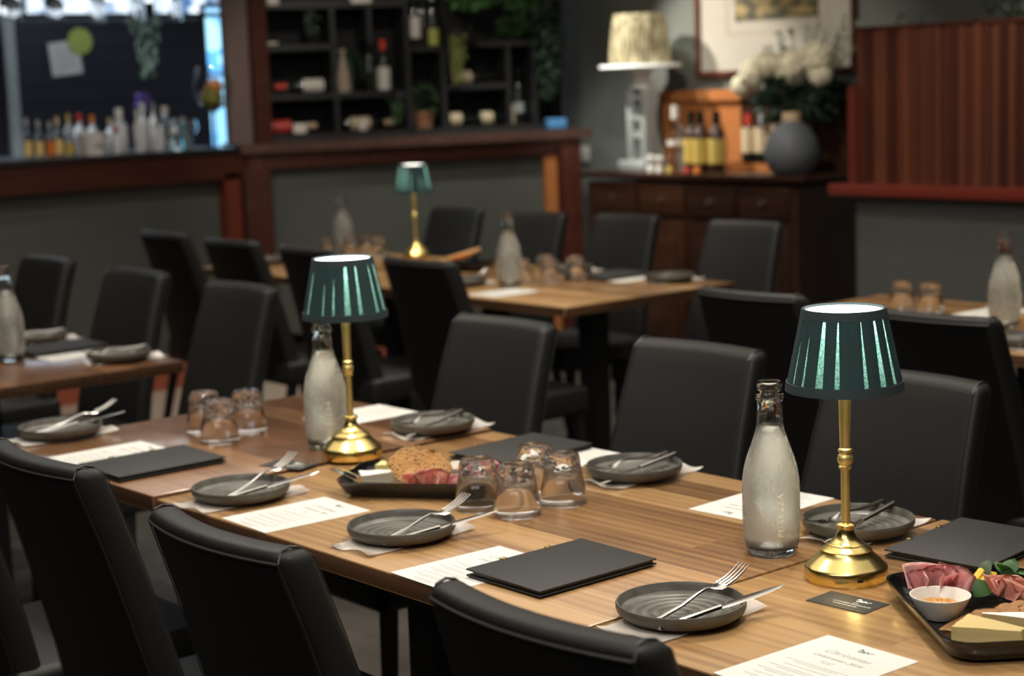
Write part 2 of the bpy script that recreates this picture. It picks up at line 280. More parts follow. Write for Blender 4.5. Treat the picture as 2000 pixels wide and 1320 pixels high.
# ------------------------------------------------------------------ mesh helpers
def finish(name, bm, m, parent=None, smooth=True, angle=35):
    me = bpy.data.meshes.new(name)
    bmesh.ops.recalc_face_normals(bm, faces=bm.faces)
    if smooth:
        a = math.radians(angle)
        for f in bm.faces: f.smooth = True
        for e in bm.edges:
            if len(e.link_faces) == 2 and e.calc_face_angle(0) > a: e.smooth = False
    bm.to_mesh(me); bm.free()
    for x in (m if isinstance(m, (list, tuple)) else [m]): me.materials.append(MATS[x])
    o = bpy.data.objects.new(name, me); COL.objects.link(o)
    if parent: o.parent = parent
    return o
def tag(o, label, cat, group=None):
    o['label'] = label; o['category'] = cat
    if group: o['group'] = group
    return o
def thing(name, label, cat, loc=(0, 0, 0), rz=0, group=None):
    o = bpy.data.objects.new(name, None); COL.objects.link(o); o.empty_display_size = .05
    o.location = loc; o.rotation_euler = (0, 0, rz); return tag(o, label, cat, group)
def struct(o): o['kind'] = 'structure'; return o
def dup(root, loc, rz=0, label=None, group=None, scale=None, rot=None):
    r = root.copy(); COL.objects.link(r); r.location = loc; r.rotation_euler = rot if rot else (0, 0, rz)
    if scale: r.scale = scale
    if label: r['label'] = label
    if group: r['group'] = group
    for ch in list(root.children):
        c = ch.copy(); COL.objects.link(c); c.parent = r
        for g in list(ch.children):
            d = g.copy(); COL.objects.link(d); d.parent = c
    return r
def bx(bm, c, s, bevel=0, rz=0, seg=2, tilt=None):
    mtx = Matrix.Translation(c) @ Matrix.Rotation(rz, 4, 'Z')
    if tilt: mtx = mtx @ tilt
    mtx = mtx @ Matrix.Diagonal((*s, 1))
    r = bmesh.ops.create_cube(bm, size=1, matrix=mtx)
    if bevel:
        es = list({e for v in r['verts'] for e in v.link_edges})
        bmesh.ops.bevel(bm, geom=es, offset=bevel, segments=seg, profile=.5, affect='EDGES')
    return r
def lathe(bm, prof, seg=32, c=(0, 0, 0), fac=None, caps=False):
    rings = []
    for r, z in prof:
        if r <= 1e-6: rings.append([bm.verts.new((c[0], c[1], c[2]+z))])
        else: rings.append([bm.verts.new((c[0]+r*(fac(i, seg, z) if fac else 1)*math.cos(2*PI*i/seg), c[1]+r*(fac(i, seg, z) if fac else 1)*math.sin(2*PI*i/seg), c[2]+z)) for i in range(seg)])
    for a, b in zip(rings, rings[1:]):
        for i in range(seg):
            j = (i+1) % seg
            if len(a) == 1 and len(b) == 1: continue
            if len(a) == 1: bm.faces.new((a[0], b[i], b[j]))
            elif len(b) == 1: bm.faces.new((a[i], a[j], b[0]))
            else: bm.faces.new((a[i], a[j], b[j], b[i]))
    if caps:
        for r in (rings[0], rings[-1]):
            if len(r) > 2: bm.faces.new(r)
def tube(bm, pts, r, seg=8, closed=False):
    pts = [Vector(p) for p in pts]; rings = []; n = len(pts)
    rr = r if isinstance(r, (list, tuple)) else [r]*n
    pn = None
    for i, p in enumerate(pts):
        t = (pts[(i+1) % n] if (closed or i < n-1) else p) - (pts[i-1] if (closed or i > 0) else p)
        t.normalize()
        if pn is None:
            pn = t.orthogonal().normalized()
        else:
            pn = (pn - t*pn.dot(t)).normalized()
        b = t.cross(pn)
        rings.append([bm.verts.new(p + (pn*math.cos(2*PI*k/seg) + b*math.sin(2*PI*k/seg))*rr[i]) for k in range(seg)])
    for i in range(n if closed else n-1):
        a, b = rings[i], rings[(i+1) % n]
        for k in range(seg): bm.faces.new((a[k], a[(k+1) % seg], b[(k+1) % seg], b[k]))
    if not closed:
        bm.faces.new(rings[0]); bm.faces.new(rings[-1])
def poly(bm, pts, z0, z1):
    a = [bm.verts.new((x, y, z0)) for x, y in pts]; b = [bm.verts.new((x, y, z1)) for x, y in pts]
    bm.faces.new(a[::-1]); bm.faces.new(b); n = len(pts)
    for i in range(n): bm.faces.new((a[i], a[(i+1) % n], b[(i+1) % n], b[i]))
def box_obj(name, c, s, m, parent=None, bevel=0, rz=0): 
    bm = bmesh.new(); bx(bm, c, s, bevel, rz); return finish(name, bm, m, parent, smooth=bevel > 0)
def text_mesh(body, size, m, name, parent, loc, rot=(0, 0, 0), shear=0, depth=.0001, align='CENTER', spacing=1.0):
    cu = bpy.data.curves.new('t', 'FONT'); cu.body = body; cu.size = size; cu.extrude = depth; cu.shear = shear
    cu.align_x = align; cu.space_character = spacing
    o = bpy.data.objects.new('t', cu); COL.objects.link(o)
    dg = bpy.context.evaluated_depsgraph_get(); me = bpy.data.meshes.new_from_object(o.evaluated_get(dg))
    bpy.data.objects.remove(o); me.materials.clear(); me.materials.append(MATS[m]); me.name = name
    r = bpy.data.objects.new(name, me); COL.objects.link(r); r.parent = parent; r.location = loc; r.rotation_euler = rot
    return r

# ------------------------------------------------------------------ the room
def slab(name, x0, x1, y0, y1, z0, z1, m): return struct(box_obj(name, ((x0+x1)/2, (y0+y1)/2, (z0+z1)/2), (x1-x0, y1-y0, z1-z0), m))
slab('floor', -11, 4, -3.2, 8.2, -.1, 0, 'floor_wood')
slab('floor', -7.9, -7.03, -3, 6.8, 0, .004, 'floor_beige')
slab('ceiling', -11, 4, -3.2, 8.2, 2.7, 2.8, 'ceiling_paint')
slab('wall_back', -8.6, 4, 6.80, 6.95, 0, 2.7, 'wall_green')
slab('wall_front', -11, 4, -3.2, -3.05, 0, 2.7, 'wall_grey')
slab('wall_right', 3.85, 4, -3.05, 6.8, 0, 2.7, 'wall_grey')
slab('wall_left', -11, -10.85, -3.05, 8.2, 0, 2.7, 'wall_grey')
# dark shiplap wall behind the bar, with the daylight windows over and beside it
slab('wall_bar', -10.1, -10.0, 2.2, 5.95, 0, 1.93, 'shiplap')
for k, (y0, y1, z0, z1, m) in enumerate([(5.97, 6.50, 1.08, 2.02, 'window_blue'), (3.2, 6.3, 1.96, 2.66, 'window_top')]):
    o = box_obj('window_%d' % (k+1), (-10.08, (y0+y1)/2, (z0+z1)/2), (.02, y1-y0, z1-z0), m); struct(o)
    bm = bmesh.new()
    n = 2 if k == 0 else 6
    for i in range(n+1):
        yy = y0 + (y1-y0)*i/n; bx(bm, (-10.05, yy, (z0+z1)/2), (.05, .02, z1-z0))
    bx(bm, (-10.05, (y0+y1)/2, z0), (.05, y1-y0, .03)); bx(bm, (-10.05, (y0+y1)/2, z1), (.05, y1-y0, .03))
    if k == 0: bx(bm, (-10.05, (y0+y1)/2, 1.58), (.04, y1-y0, .02))
    finish('window_frame', bm, 'counter_black', o, smooth=False)
struct(box_obj('trim_1', (-9.97, 4.60, 1.3), (.05, .07, 2.6), 'lamp_grey'))

# bar: left run parallel to Y, right run turned a little
U = Vector((.357, .934)).normalized(); NN = Vector((U.y, -U.x)); P0 = Vector((-7.75, 4.85))
def R(s, off=0): p = P0 + U*s - NN*off; return (p.x, p.y)
ARZ = math.atan2(U.y, U.x)
bar = thing('bar_counter', 'long bar with grey painted front, red-brown posts and a thick dark wooden top', 'bar', (-7.75, 4.85, 0))
bx0, by0 = -7.75, 4.85
def bar_part(name, pts, z0, z1, m):
    bm = bmesh.new(); poly(bm, [(x-bx0, y-by0) for x, y in pts], z0, z1); return finish(name, bm, m, bar, smooth=False)
bar_part('front_panel', [(-7.86, -1.5), (-7.86, 4.85), (-7.96, 4.85), (-7.96, -1.5)], 0, 1.06, 'bar_grey')
bar_part('front_panel', [R(.1, .07), R(1.78, .07), R(1.78, .16), R(.1, .16)], 0, 1.08, 'bar_grey')
bar_part('counter_lip', [(-7.78, -1.5), (-7.78, 4.84), (-7.86, 4.84), (-7.86, -1.5)], 1.03, 1.168, 'mahogany')
bar_part('counter_top', [(-7.76, -1.5), (-7.76, 4.86), (-8.42, 4.86), (-8.42, -1.5)], 1.168, 1.19, 'counter_black')
bar_part('counter_top', [R(-.06, -.02), R(1.86, -.02), R(1.86, .55), R(-.06, .55)], 1.155, 1.20, 'counter_wood')
bar_part('counter_lip', [R(-.02, .02), R(1.8, .02), R(1.8, .07), R(-.02, .07)], 1.07, 1.155, 'mahogany')
bar_part('corner_post', [(-7.78, 4.70), (-7.78, 4.79), (-7.88, 4.79), (-7.88, 4.70)], 0, 1.06, 'red_wood')
bar_part('corner_post', [R(-.05, 0), R(.09, 0), R(.09, .12), R(-.05, .12)], 0, 1.07, 'mahogany')
bar_part('end_post', [R(1.60, .03), R(1.67, .03), R(1.67, .09), R(1.60, .09)], 0, 1.10, 'orange_wood')
bar_part('end_post', [R(1.68, .0), R(1.80, .0), R(1.80, .12), R(1.68, .12)], 0, 1.14, 'mahogany')
bar_part('skirting', [(-7.80, -1.5), (-7.80, 4.72), (-7.86, 4.72), (-7.86, -1.5)], 0, .17, 'skirting_red')
bar_part('skirting', [R(.09, .03), R(1.6, .03), R(1.6, .07), R(.09, .07)], 0, .17, 'skirting_red')
# tall post where the two runs meet, standing on the counter
bm = bmesh.new(); bx(bm, (0, 0, .75), (.05, .13, 1.5)); o = finish('trim_2', bm, 'vase_beige', None, smooth=False)
struct(o); o.location = (-7.88, 4.862, 1.2); MATS['pillar_tan'] = mat('pillar_tan', (.16, .115, .105), .5); o.data.materials[0] = MATS['pillar_tan']
o = struct(box_obj('trim_3', (-7.92, 4.99, 1.95), (.15, .10, 1.5), 'mahogany'))

# ------------------------------------------------------------------ wine rack on the counter
RK = thing('wine_rack', 'black wooden wine rack of uneven pigeonholes standing on the bar top', 'shelf', (*R(.05, .2), 1.2), ARZ)
def rk(name, s0, s1, z0, z1, d0=0, d1=.26, m='rack_black'):      # s measured along the bar from the corner
    return box_obj(name, ((s0+s1)/2-.05, (d0+d1)/2, (z0+z1)/2-1.2), (s1-s0, d1-d0, z1-z0), m, RK)
rk('back_panel', .06, 1.80, 1.2, 2.5, .26, .275, 'rack_back')
for s0, s1, z0, z1 in [(.06, 1.80, 1.2, 1.235), (.06, .90, 1.415, 1.445), (.06, .50, 1.67, 1.70), (.06, .90, 1.885, 1.925), (.93, 1.10, 1.645, 1.672), (1.11, 1.45, 1.435, 1.465), (1.3, 1.62, 1.66, 1.69), (.9, 1.8, 2.1, 2.13)]: rk('shelf', s0, s1, z0, z1)
for s, z0, z1 in [(.07, 1.2, 2.5), (.505, 1.235, 1.415), (.50, 1.445, 1.885), (.70, 1.70, 1.885), (.905, 1.2, 2.5), (1.10, 1.235, 1.66), (1.47, 1.235, 1.66), (1.62, 1.235, 1.70), (1.79, 1.2, 2.5)]: rk('divider', s-.013, s+.013, z0, z1)

# generic bottles -----------------------------------------------------
def wine_bottle(name, label, cat, loc, h=.30, r=.037, glassm='bottle_dark', cap='bottle_dark', lab=None, lz=(.28, .55), lie=None, group=None, neck=.38, rz=0):
    t = thing(name, label, cat, loc, rz, group)
    bm = bmesh.new(); n = h*(1-neck)
    lathe(bm, [(0, 0), (r*.9, 0), (r, .008), (r, n), (r*.8, n+h*.06), (r*.42, n+h*.13), (r*.36, h*.93), (r*.42, h*.93), (r*.42, h*.97), (0, h*.97)], 20)
    a = finish('glass_body', bm, glassm, t)
    bm = bmesh.new(); lathe(bm, [(0, h*1.0), (r*.46, h*1.0), (r*.46, h*.80), (r*.36, h*.80)], 16); finish('cap', bm, cap, t)
    if lab:
        bm = bmesh.new(); lathe(bm, [(r*1.012, h*lz[0]), (r*1.012, h*lz[1])], 24); finish('paper_label', bm, lab, t)
    if lie is not None: t.rotation_euler = (0, PI/2, lie)
    return t
def rp(s, off, z): x, y = R(s, off); return (x, y, z)
U3 = ARZ
# bottles in the rack (lying ones point along the bar)
G = 'bottles in the black wine rack'
for k, (s, z, lab, cap, h, txt, rev) in enumerate([
    (.13, 1.275, 'label_red', 'tan_cap', .28, 'dark wine bottle lying in the bottom left pigeonhole, red label', 0),
    (.20, 1.485, 'label_white', 'red_cap', .29, 'dark wine bottle lying on the middle rack shelf, red capsule and white label', 1),
    (.56, 1.275, 'label_cream', 'tan_cap', .28, 'dark wine bottle with cream label lying in the bottom hole beneath the tan vase', 0),
    (1.14, 1.50, 'label_cream', 'bottle_dark', .28, 'dark wine bottle with cream label lying on the small right rack shelf', 0),
    (1.13, 1.275, 'label_cream', 'bottle_dark', .17, 'dark small bottle with beige label lying right of the terracotta pot', 0),
    (1.31, 1.275, 'label_cream', 'bottle_dark', .17, 'dark small bottle with beige label lying at the lower right of the rack', 0)]):
    if rev: s2 = s+h; a = U3+PI
    else: s2 = s; a = U3
    wine_bottle('wine_bottle', txt, 'bottle', rp(s2, .30, z), h, .036, 'bottle_dark', cap, lab, (.12, .5), lie=a, group=G)
for s, z, h, lab, cap, lz, txt, r in [
    (.80, 1.446, .27, 'label_white', 'red_cap', (.02, .46), 'standing dark wine bottle with bright red capsule and white label', .036),
    (.72, 1.446, .28, None, 'bottle_dark', None, 'standing dark bottle without label beside the red-capped bottle', .034),
    (.985, 1.673, .31, 'label_white', 'bottle_dark', (.15, .52), 'standing dark bottle with long white label on the rack beside upper plants', .033),
    (1.03, 1.673, .31, None, 'leaf_dark', None, 'plain dark green bottle, middle of the three on the upper rack', .032),
    (1.085, 1.673, .31, 'label_lime', 'label_white', (.02, .30), 'standing dark bottle with white neck foil and yellow-green label', .033),
    (1.515, 1.236, .17, 'label_cream', 'bottle_dark', (.02, .62), 'small bottle with cream label between two dividers at the right of the rack', .026),
    (1.56, 1.236, .31, 'lamp_grey', 'bottle_dark', (.2, .38), 'tall slim dark bottle with a grey label near the blue box', .034),
    (.935, 1.236, .12, 'label_white', 'label_white', (.05, .8), 'slim white bottle standing left of the terracotta pot', .018)]:
    wine_bottle('wine_bottle', txt, 'bottle', rp(s, .32, z), h, r, 'bottle_dark', cap, lab, lz or (.1, .2), group=G)

# leaves -------------------------------------------------------------
def leaf_cloud(bm, n, fn, size=.03, asp=.45, droop=.4, rnd=random):
    for _ in range(n):
        p, d = fn(); p = Vector(p); d = Vector(d).normalized(); s = size*rnd.uniform(.6, 1.3)
        side = d.cross(Vector((rnd.uniform(-1, 1), rnd.uniform(-1, 1), rnd.uniform(-1, 1)))).normalized()*s*asp; nr = d.cross(side).normalized()*s*.12
        tip = p + d*s*2 + Vector((0, 0, -droop*s)); mid = p + d*s + Vector((0, 0, -droop*s*.25))
        a = bm.verts.new(p); b = bm.verts.new(mid+side+nr); c = bm.verts.new(tip); e = bm.verts.new(mid-side+nr); f = bm.verts.new(mid-nr)
        bm.faces.new((a, b, f)); bm.faces.new((b, c, f)); bm.faces.new((c, e, f)); bm.faces.new((e, a, f))
def rv(): 
    while 1:
        v = Vector((random.uniform(-1, 1), random.uniform(-1, 1), random.uniform(-1, 1)))
        if .05 < v.length < 1: return v
def ball(c, r, flat=1):
    def f():
        v = rv(); return (c[0]+v.x*r, c[1]+v.y*r, c[2]+v.z*r*flat), v+Vector((0, 0, .3))
    return f
def hang(c, r, L):
    def f():
        t = random.random(); rr = r*(1-.7*t); v = rv(); return (c[0]+v.x*rr, c[1]+v.y*rr, c[2]-t*L), Vector((v.x*.5, v.y*.5, -1))
    return f
# tan vase with strappy leaves
t = thing('tall_vase', 'tall beige tapered vase holding long dark leaves in the rack', 'vase', rp(.575, .32, 1.446))
bm = bmesh.new(); lathe(bm, [(0, 0), (.040, 0), (.044, .02), (.040, .12), (.026, .20), (.019, .225), (.014, .225), (.014, .12), (0, .12)], 24); finish('vase_body', bm, 'vase_beige', t)
bm = bmesh.new()
for k in range(15):
    a = random.uniform(0, 2*PI); L = random.uniform(.12, .22); pts = [(0, 0, .19)]
    for i in range(1, 7):
        q = i/6; pts.append((math.cos(a)*L*q, math.sin(a)*L*q, .19+.16*q-.30*q*q))
    for i in range(6):
        p, q = Vector(pts[i]), Vector(pts[i+1]); sd = Vector((-math.sin(a), math.cos(a), 0)); w0, w1 = .014*math.sin(PI*(i+.3)/6.4), .014*math.sin(PI*(i+1.2)/7)
        vs = [bm.verts.new(p-sd*w0), bm.verts.new(q-sd*w1), bm.verts.new(q+sd*w1), bm.verts.new(p+sd*w0)]; bm.faces.new(vs)
finish('long_leaves', bm, 'leaf_dark', t, smooth=False)
# terracotta pot plant
t = thing('potted_plant', 'small round-leaved plant in a terracotta pot on the bar top', 'plant', rp(1.01, .31, 1.236))
bm = bmesh.new(); lathe(bm, [(0, 0), (.045, 0), (.056, .07), (.06, .07), (.06, .09), (.05, .09), (.05, .075), (0, .075)], 24); finish('pot', bm, 'pot_clay', t)
bm = bmesh.new(); leaf_cloud(bm, 90, ball((0, 0, .15), .07), .02, .8); finish('foliage', bm, 'leaf', t, smooth=False)
for name, txt, s, off, z, rr, L, n, mt in [
    ('trailing_plant', 'yellow-green trailing plant spilling over the rack shelf edge', 1.17, .16, 1.71, .055, .24, 170, 'leaf_lime'),
    ('trailing_plant', 'dark trailing plant hanging down the right end of the rack', 1.68, .15, 1.86, .12, .50, 420, 'leaf_dark'),
    ('trailing_plant', 'small dark plant hanging in the bottom hole left of the terracotta pot', .83, .2, 1.40, .05, .14, 70, 'leaf'),
    ('trailing_plant', 'small dark plant hanging in the top left pigeonhole', .40, .25, 1.87, .05, .13, 60, 'leaf_dark')]:
    t = thing(name, txt, 'plant', rp(s, off, z), 0, 'plants trailing on the wine rack')
    bm = bmesh.new(); leaf_cloud(bm, n, hang((0, 0, .03), rr, L), .016, .5); finish('foliage', bm, mt, t, smooth=False)
    bm = bmesh.new(); lathe(bm, [(0, 0), (.03, 0), (.036, .05), (.03, .05), (0, .045)], 14); finish('pot', bm, 'rack_black', t)
for txt, s, z, r, n, mt in [('bushy green plant along the top of the rack, right part', 1.62, 1.93, .13, 380, 'leaf_bright'), ('leafy green plant at the top of the rack beside the standing bottles', 1.3, 1.96, .15, 380, 'leaf_bright'), ('dusky round bush on the rack shelf under the green leaves', 1.52, 1.77, .07, 160, 'leaf')]:
    t = thing('shelf_plant', txt, 'plant', rp(s, .25, z), 0, 'bushy plants on the wine rack')
    bm = bmesh.new(); leaf_cloud(bm, n, ball((0, 0, 0), r, .5), .022, .6); finish('foliage', bm, mt, t, smooth=False)
o = box_obj('blue_box', (0, 0, .03), (.11, .06, .055), 'blue_box', bevel=.006); o.location = rp(1.70, .11, 1.203); o.rotation_euler.z = ARZ; tag(o, 'small light blue box at the right end of the bar top', 'box')
for s, z, sz, txt in [(.30, 1.265, (.07, .02, .05), 'white paper tag in the bottom left pigeonhole beside the red label'), (.64, 1.27, (.035, .02, .06), 'small cream tag hanging in the bottom rack hole'), (.14, 1.71, (.13, .03, .012), 'row of pale trinkets on the upper left rack shelf'), (.19, 1.93, (.06, .05, .05), 'pale box cut by the top of the photo, left end of rack'), (.66, 1.93, (.11, .05, .05), 'long cream box cut by the top of the photo, middle of rack')]:
    o = box_obj('paper_tag' if 'tag' in txt else ('trinket' if 'trinket' in txt else 'small_box'), (0, 0, 0), sz, 'label_white', bevel=.004); o.location = rp(s, .21, z); o.rotation_euler.z = ARZ; tag(o, txt, 'tag' if 'tag' in txt else ('trinket' if 'trinket' in txt else 'box'))

# ------------------------------------------------------------------ things on the left bar top
Z1 = 1.19
def carafe(txt, x, y, h, r, body, cap, group='bottles and jars on the left bar top', lab=None):
    return wine_bottle('bar_bottle', txt, 'bottle', (x, y, Z1), h, r, body, cap, lab, (.05, .42), group=group, neck=.42)
mat('clear_soft', (.72, .74, .76), .15, coat=.5, var=.3)
carafe('small bar bottle of cream liquid, leftmost of the row', -8.02, 3.76, .19, .022, 'glass', 'lamp_grey', lab='juice')
carafe('small bar bottle of cream liquid, second from the left', -8.02, 3.82, .18, .022, 'glass', 'lamp_grey', lab='juice')
carafe('small bar bottle with orange drink among the yellow bottles', -8.02, 3.88, .17, .022, 'glass', 'lamp_grey', lab='orange_peel')
carafe('bar bottle with a round cream stopper and pale liquid', -8.04, 3.93, .19, .024, 'glass', 'label_cream', lab='juice')
carafe('small bar bottle with yellow drink left of the white tub', -8.0, 3.97, .14, .024, 'glass', 'lamp_grey', lab='label_yellow')
carafe('bar bottle with a yellow cap behind the white tub', -8.2, 4.07, .20, .024, 'clear_soft', 'label_yellow')
carafe('bar bottle with a bright red cap behind the white tub', -8.2, 4.13, .20, .030, 'clear_soft', 'red_cap')
carafe('bar bottle with an orange cap behind the white tub', -8.2, 4.20, .19, .026, 'clear_soft', 'orange_peel')
carafe('bulbous silvery decanter in the middle of the bar bottles', -8.05, 4.27, .22, .040, 'clear_soft', 'white_paint')
carafe('bar bottle with a tan wooden cap', -8.2, 4.36, .22, .028, 'clear_soft', 'tan_cap')
carafe('slender white bar bottle right of the tan cap', -8.1, 4.40, .21, .022, 'label_white', 'label_white')
carafe('bar bottle with a white ball stopper under the purple flower', -8.15, 4.46, .24, .026, 'clear_soft', 'white_paint')
carafe('broad square-shouldered clear bar bottle', -8.05, 4.53, .22, .040, 'glass', 'label_white')
carafe('greenish bar bottle beside the balloon glass', -8.05, 4.63, .16, .032, 'glass_green', 'lamp_grey')
for x, y, h, rr, m, cp, txt in [(-8.22, 4.31, .17, .026, 'clear_soft', 'tan_cap', 'small pale bar bottle with tan cap behind the silvery decanter'), (-7.97, 4.34, .12, .03, 'clear_soft', 'white_paint', 'short frosted jar in front of the tan-capped bottles'), (-7.96, 4.44, .11, .032, 'clear_soft', 'white_paint', 'short frosted jar in front of the ball-stoppered bottle'), (-8.24, 4.57, .24, .024, 'label_white', 'lamp_grey', 'tall white bar bottle behind the square-shouldered one'), (-7.95, 4.52, .10, .03, 'glass', 'label_white', 'short clear jar in front of the square-shouldered bottle'), (-8.22, 4.68, .15, .028, 'clear_soft', 'lamp_grey', 'dull bar bottle behind the greenish one'), (-7.95, 4.20, .13, .026, 'clear_soft', 'label_red', 'small clear bar bottle with red cap right of the white tub')]:
    carafe(txt, x, y, h, rr, m, cp)
t = thing('white_tub', 'white tapering tub with dark lettering on the bar top', 'tub', (-7.87, 4.03, Z1), 0)
bm = bmesh.new(); lathe(bm, [(0, 0), (.055, 0), (.075, .105), (.07, .105), (.052, .006), (0, .006)], 28); finish('tub_body', bm, 'label_white', t)
box_obj('lettering', (.071, 0, .055), (.004, .05, .018), 'ink_soft', t)
t = thing('purple_flower', 'purple flower head above the ball-stoppered bottle', 'flower', (-8.25, 4.52, Z1))
bm = bmesh.new(); leaf_cloud(bm, 90, ball((0, 0, .25), .035), .012, .8); finish('flower_head', bm, 'purple', t, smooth=False)
bm = bmesh.new(); tube(bm, [(0, 0, 0), (0, 0, .24)], .003, 6); finish('stem', bm, 'leaf', t)
def balloon(txt, loc, s=1, garnish=True, name='balloon_glass', group=None):
    t = thing(name, txt, 'glass', loc, 0, group)
    bm = bmesh.new(); lathe(bm, [(0, 0), (.038, 0), (.038, .002), (.005, .006), (.004, .10), (.012, .108), (.04, .125), (.056, .16), (.056, .185), (.044, .235), (.0425, .235), (.0545, .185), (.0545, .16), (.038, .127), (0, .112)], 28)
    for v in bm.verts: v.co *= s
    finish('glass_bowl', bm, 'glass', t)
    if garnish:
        bm = bmesh.new(); bmesh.ops.create_icosphere(bm, subdivisions=2, radius=.026*s, matrix=Matrix.Translation((0, .01, .175*s))); finish('orange_garnish', bm, 'orange_peel', t)
        bm = bmesh.new(); bmesh.ops.create_icosphere(bm, subdivisions=2, radius=.034*s, matrix=Matrix.Translation((0, -.01, .145*s))); finish('olive_garnish', bm, 'olive', t)
    return t
balloon('large balloon gin glass filled with orange and olive fruit in front of the blue window', (-7.88, 4.718, Z1), 1.75)
balloon('empty balloon glass standing on the bar top left of the tall one', (-7.95, 4.62, Z1), .62, False)
# hanging stemware
for k in range(14):
    y = 3.70 + k*.075
    t = thing('hanging_glass', ['leftmost', 'second from the left', 'third from the left', 'fourth from the left', 'fifth from the left', 'sixth from the left', 'seventh from the left', 'eighth from the left', 'sixth from the right', 'fifth from the right', 'fourth from the right', 'third from the right', 'second from the right', 'rightmost'][k]+' of the upturned stemmed glasses hanging over the bar', 'glass', (-8.0-.12*(k % 3), y, 2.03), 0, 'wine glasses hanging over the bar')
    bm = bmesh.new(); lathe(bm, [(0, 0), (.034, 0), (.034, -.002), (.004, -.006), (.004, -.075), (.02, -.09), (.034, -.115), (.034, -.15), (.028, -.20), (.0268, -.20), (.0325, -.15), (.0325, -.115), (.018, -.092), (0, -.084)], 20)
    for v in bm.verts: v.co.z *= .85 if k < 6 else .95
    finish('glass_bowl', bm, 'glass', t)
t = thing('glass_hanger', 'dark rail from which the stemmed glasses hang', 'rail', (-8.1, 4.2, 2.036)); bm = bmesh.new()
for k in range(5): bx(bm, (-.2+.1*k, 0, .01), (.012, 1.3, .018))
finish('hanger_bars', bm, 'black_metal', t, smooth=False)
box_obj('hanger_board', (0, 0, .345), (.5, 1.3, .64), 'rack_black', t)
# paper notice and round sticker on the shiplap wall
o = box_obj('wall_notice', (0, 0, 0), (.004, .20, .20), 'label_white'); o.location = (-9.99, 4.97, 1.705); o.rotation_euler.x = .10; tag(o, 'white lined notice stuck on the dark shiplap wall', 'notice')
for k in range(9): 
    pass
bm = bmesh.new()
for k in range(9): bx(bm, (.003, 0, .07-.016*k), (.002, .13, .003))
finish('printed_lines', bm, 'ink_soft', o, smooth=False)
bm = bmesh.new(); lathe(bm, [(0, .004), (.08, .004), (.08, 0), (0, 0)], 32); o = finish('round_sticker', bm, 'label_lime', None); o.location = (-9.985, 5.07, 1.805); o.rotation_euler = (0, PI/2, 0); tag(o, 'round yellow-green sticker above the white notice', 'sticker')
t = thing('hanging_plant', 'pale green trailing plant hanging in front of the shiplap wall', 'plant', (-9.0, 4.98, 1.90))
bm = bmesh.new(); leaf_cloud(bm, 300, hang((0, 0, .03), .085, .33), .02, .5); finish('foliage', bm, 'leaf_grey', t, smooth=False)
bm = bmesh.new(); lathe(bm, [(0, 0), (.05, 0), (.06, .08), (0, .08)], 16); tube(bm, [(0, 0, .08), (0, 0, .8)], .002, 5); finish('pot', bm, 'rack_black', t)

# ------------------------------------------------------------------ sideboard
SB = thing('sideboard', 'dark polished wooden sideboard with drawers, doors and raised back panel', 'sideboard', (-6.1, 6.53, 0))
def sb(name, c, s, m, par=None, bevel=0): return box_obj(name, c, s, m, par or SB, bevel)
sb('carcass', (.0, 0, .50), (1.44, .44, .88), 'walnut_dark'); sb('top_board', (0, 0, .975), (1.54, .50, .032), 'walnut_dark', None, .008)
sb('plinth', (0, 0, .03), (1.40, .42, .06), 'walnut_dark')
sb('back_panel', (-.30, .215, 1.19), (.56, .03, .40), 'orange_wood'); sb('back_panel', (.37, .215, 1.19), (.78, .03, .40), 'walnut_panel'); sb('back_panel_rail', (-.29, .20, 1.36), (.58, .05, .05), 'orange_wood'); sb('back_panel_rail', (.38, .20, 1.36), (.76, .05, .05), 'walnut_panel'); sb('back_panel_stile', (-.52, .20, 1.17), (.05, .05, .36), 'orange_wood')  # back panel: lamplight painted in as orange, shade as dark walnut
for k, x in enumerate((-.51, -.17, .17, .51)):
    d = sb('drawer', (x, -.227, .86), (.31, .02, .15), 'walnut_panel', None, .004)
    bm = bmesh.new(); lathe(bm, [(0, 0), (.007, 0), (.006, .012), (.014, .018), (.014, .024), (0, .028)], 14)
    for v in bm.verts: v.co = Vector((v.co.x, -v.co.z, v.co.y))
    o = finish('knob', bm, 'brass' if k == 9 else 'steel', d); o.location = (x, -.237, .86)
    d = sb('door', (x, -.227, .42), (.31, .02, .66), 'walnut_panel', None, .004); sb('door_panel', (x, -.240, .42), (.21, .012, .52), 'walnut_panel', d, .004)
sb('corner_stile', (.70, -.222, .48), (.05, .03, .88), 'walnut_panel')
ZS = .991
# column lamp
t = thing('column_lamp', 'large grey column lamp with a white disc and straw shade on the sideboard', 'lamp', (-6.62, 6.52, ZS))
sq = bmesh.new(); bx(sq, (0, 0, .025), (.20, .17, .05), .006); finish('lamp_base', sq, 'lamp_grey', t)
bm = bmesh.new(); 
for dx in (-.05, .05): bx(bm, (dx, 0, .235), (.035, .09, .37), .004)
bx(bm, (0, .035, .235), (.1, .02, .37)); bx(bm, (0, -.01, .27), (.08, .05, .03)); bx(bm, (0, -.01, .37), (.08, .05, .03)); bx(bm, (0, -.01, .18), (.08, .05, .03))
finish('lamp_column', bm, 'lamp_grey', t)
bm = bmesh.new(); lathe(bm, [(0, .42), (.058, .42), (.062, .435), (.05, .45), (.042, .47), (.055, .495), (.07, .51), (.07, .522), (0, .522)], 32); finish('lamp_neck', bm, 'white_paint', t)
bm = bmesh.new(); lathe(bm, [(0, .522), (.21, .522), (.215, .53), (.21, .542), (0, .542)], 48); finish('disc', bm, 'white_paint', t)
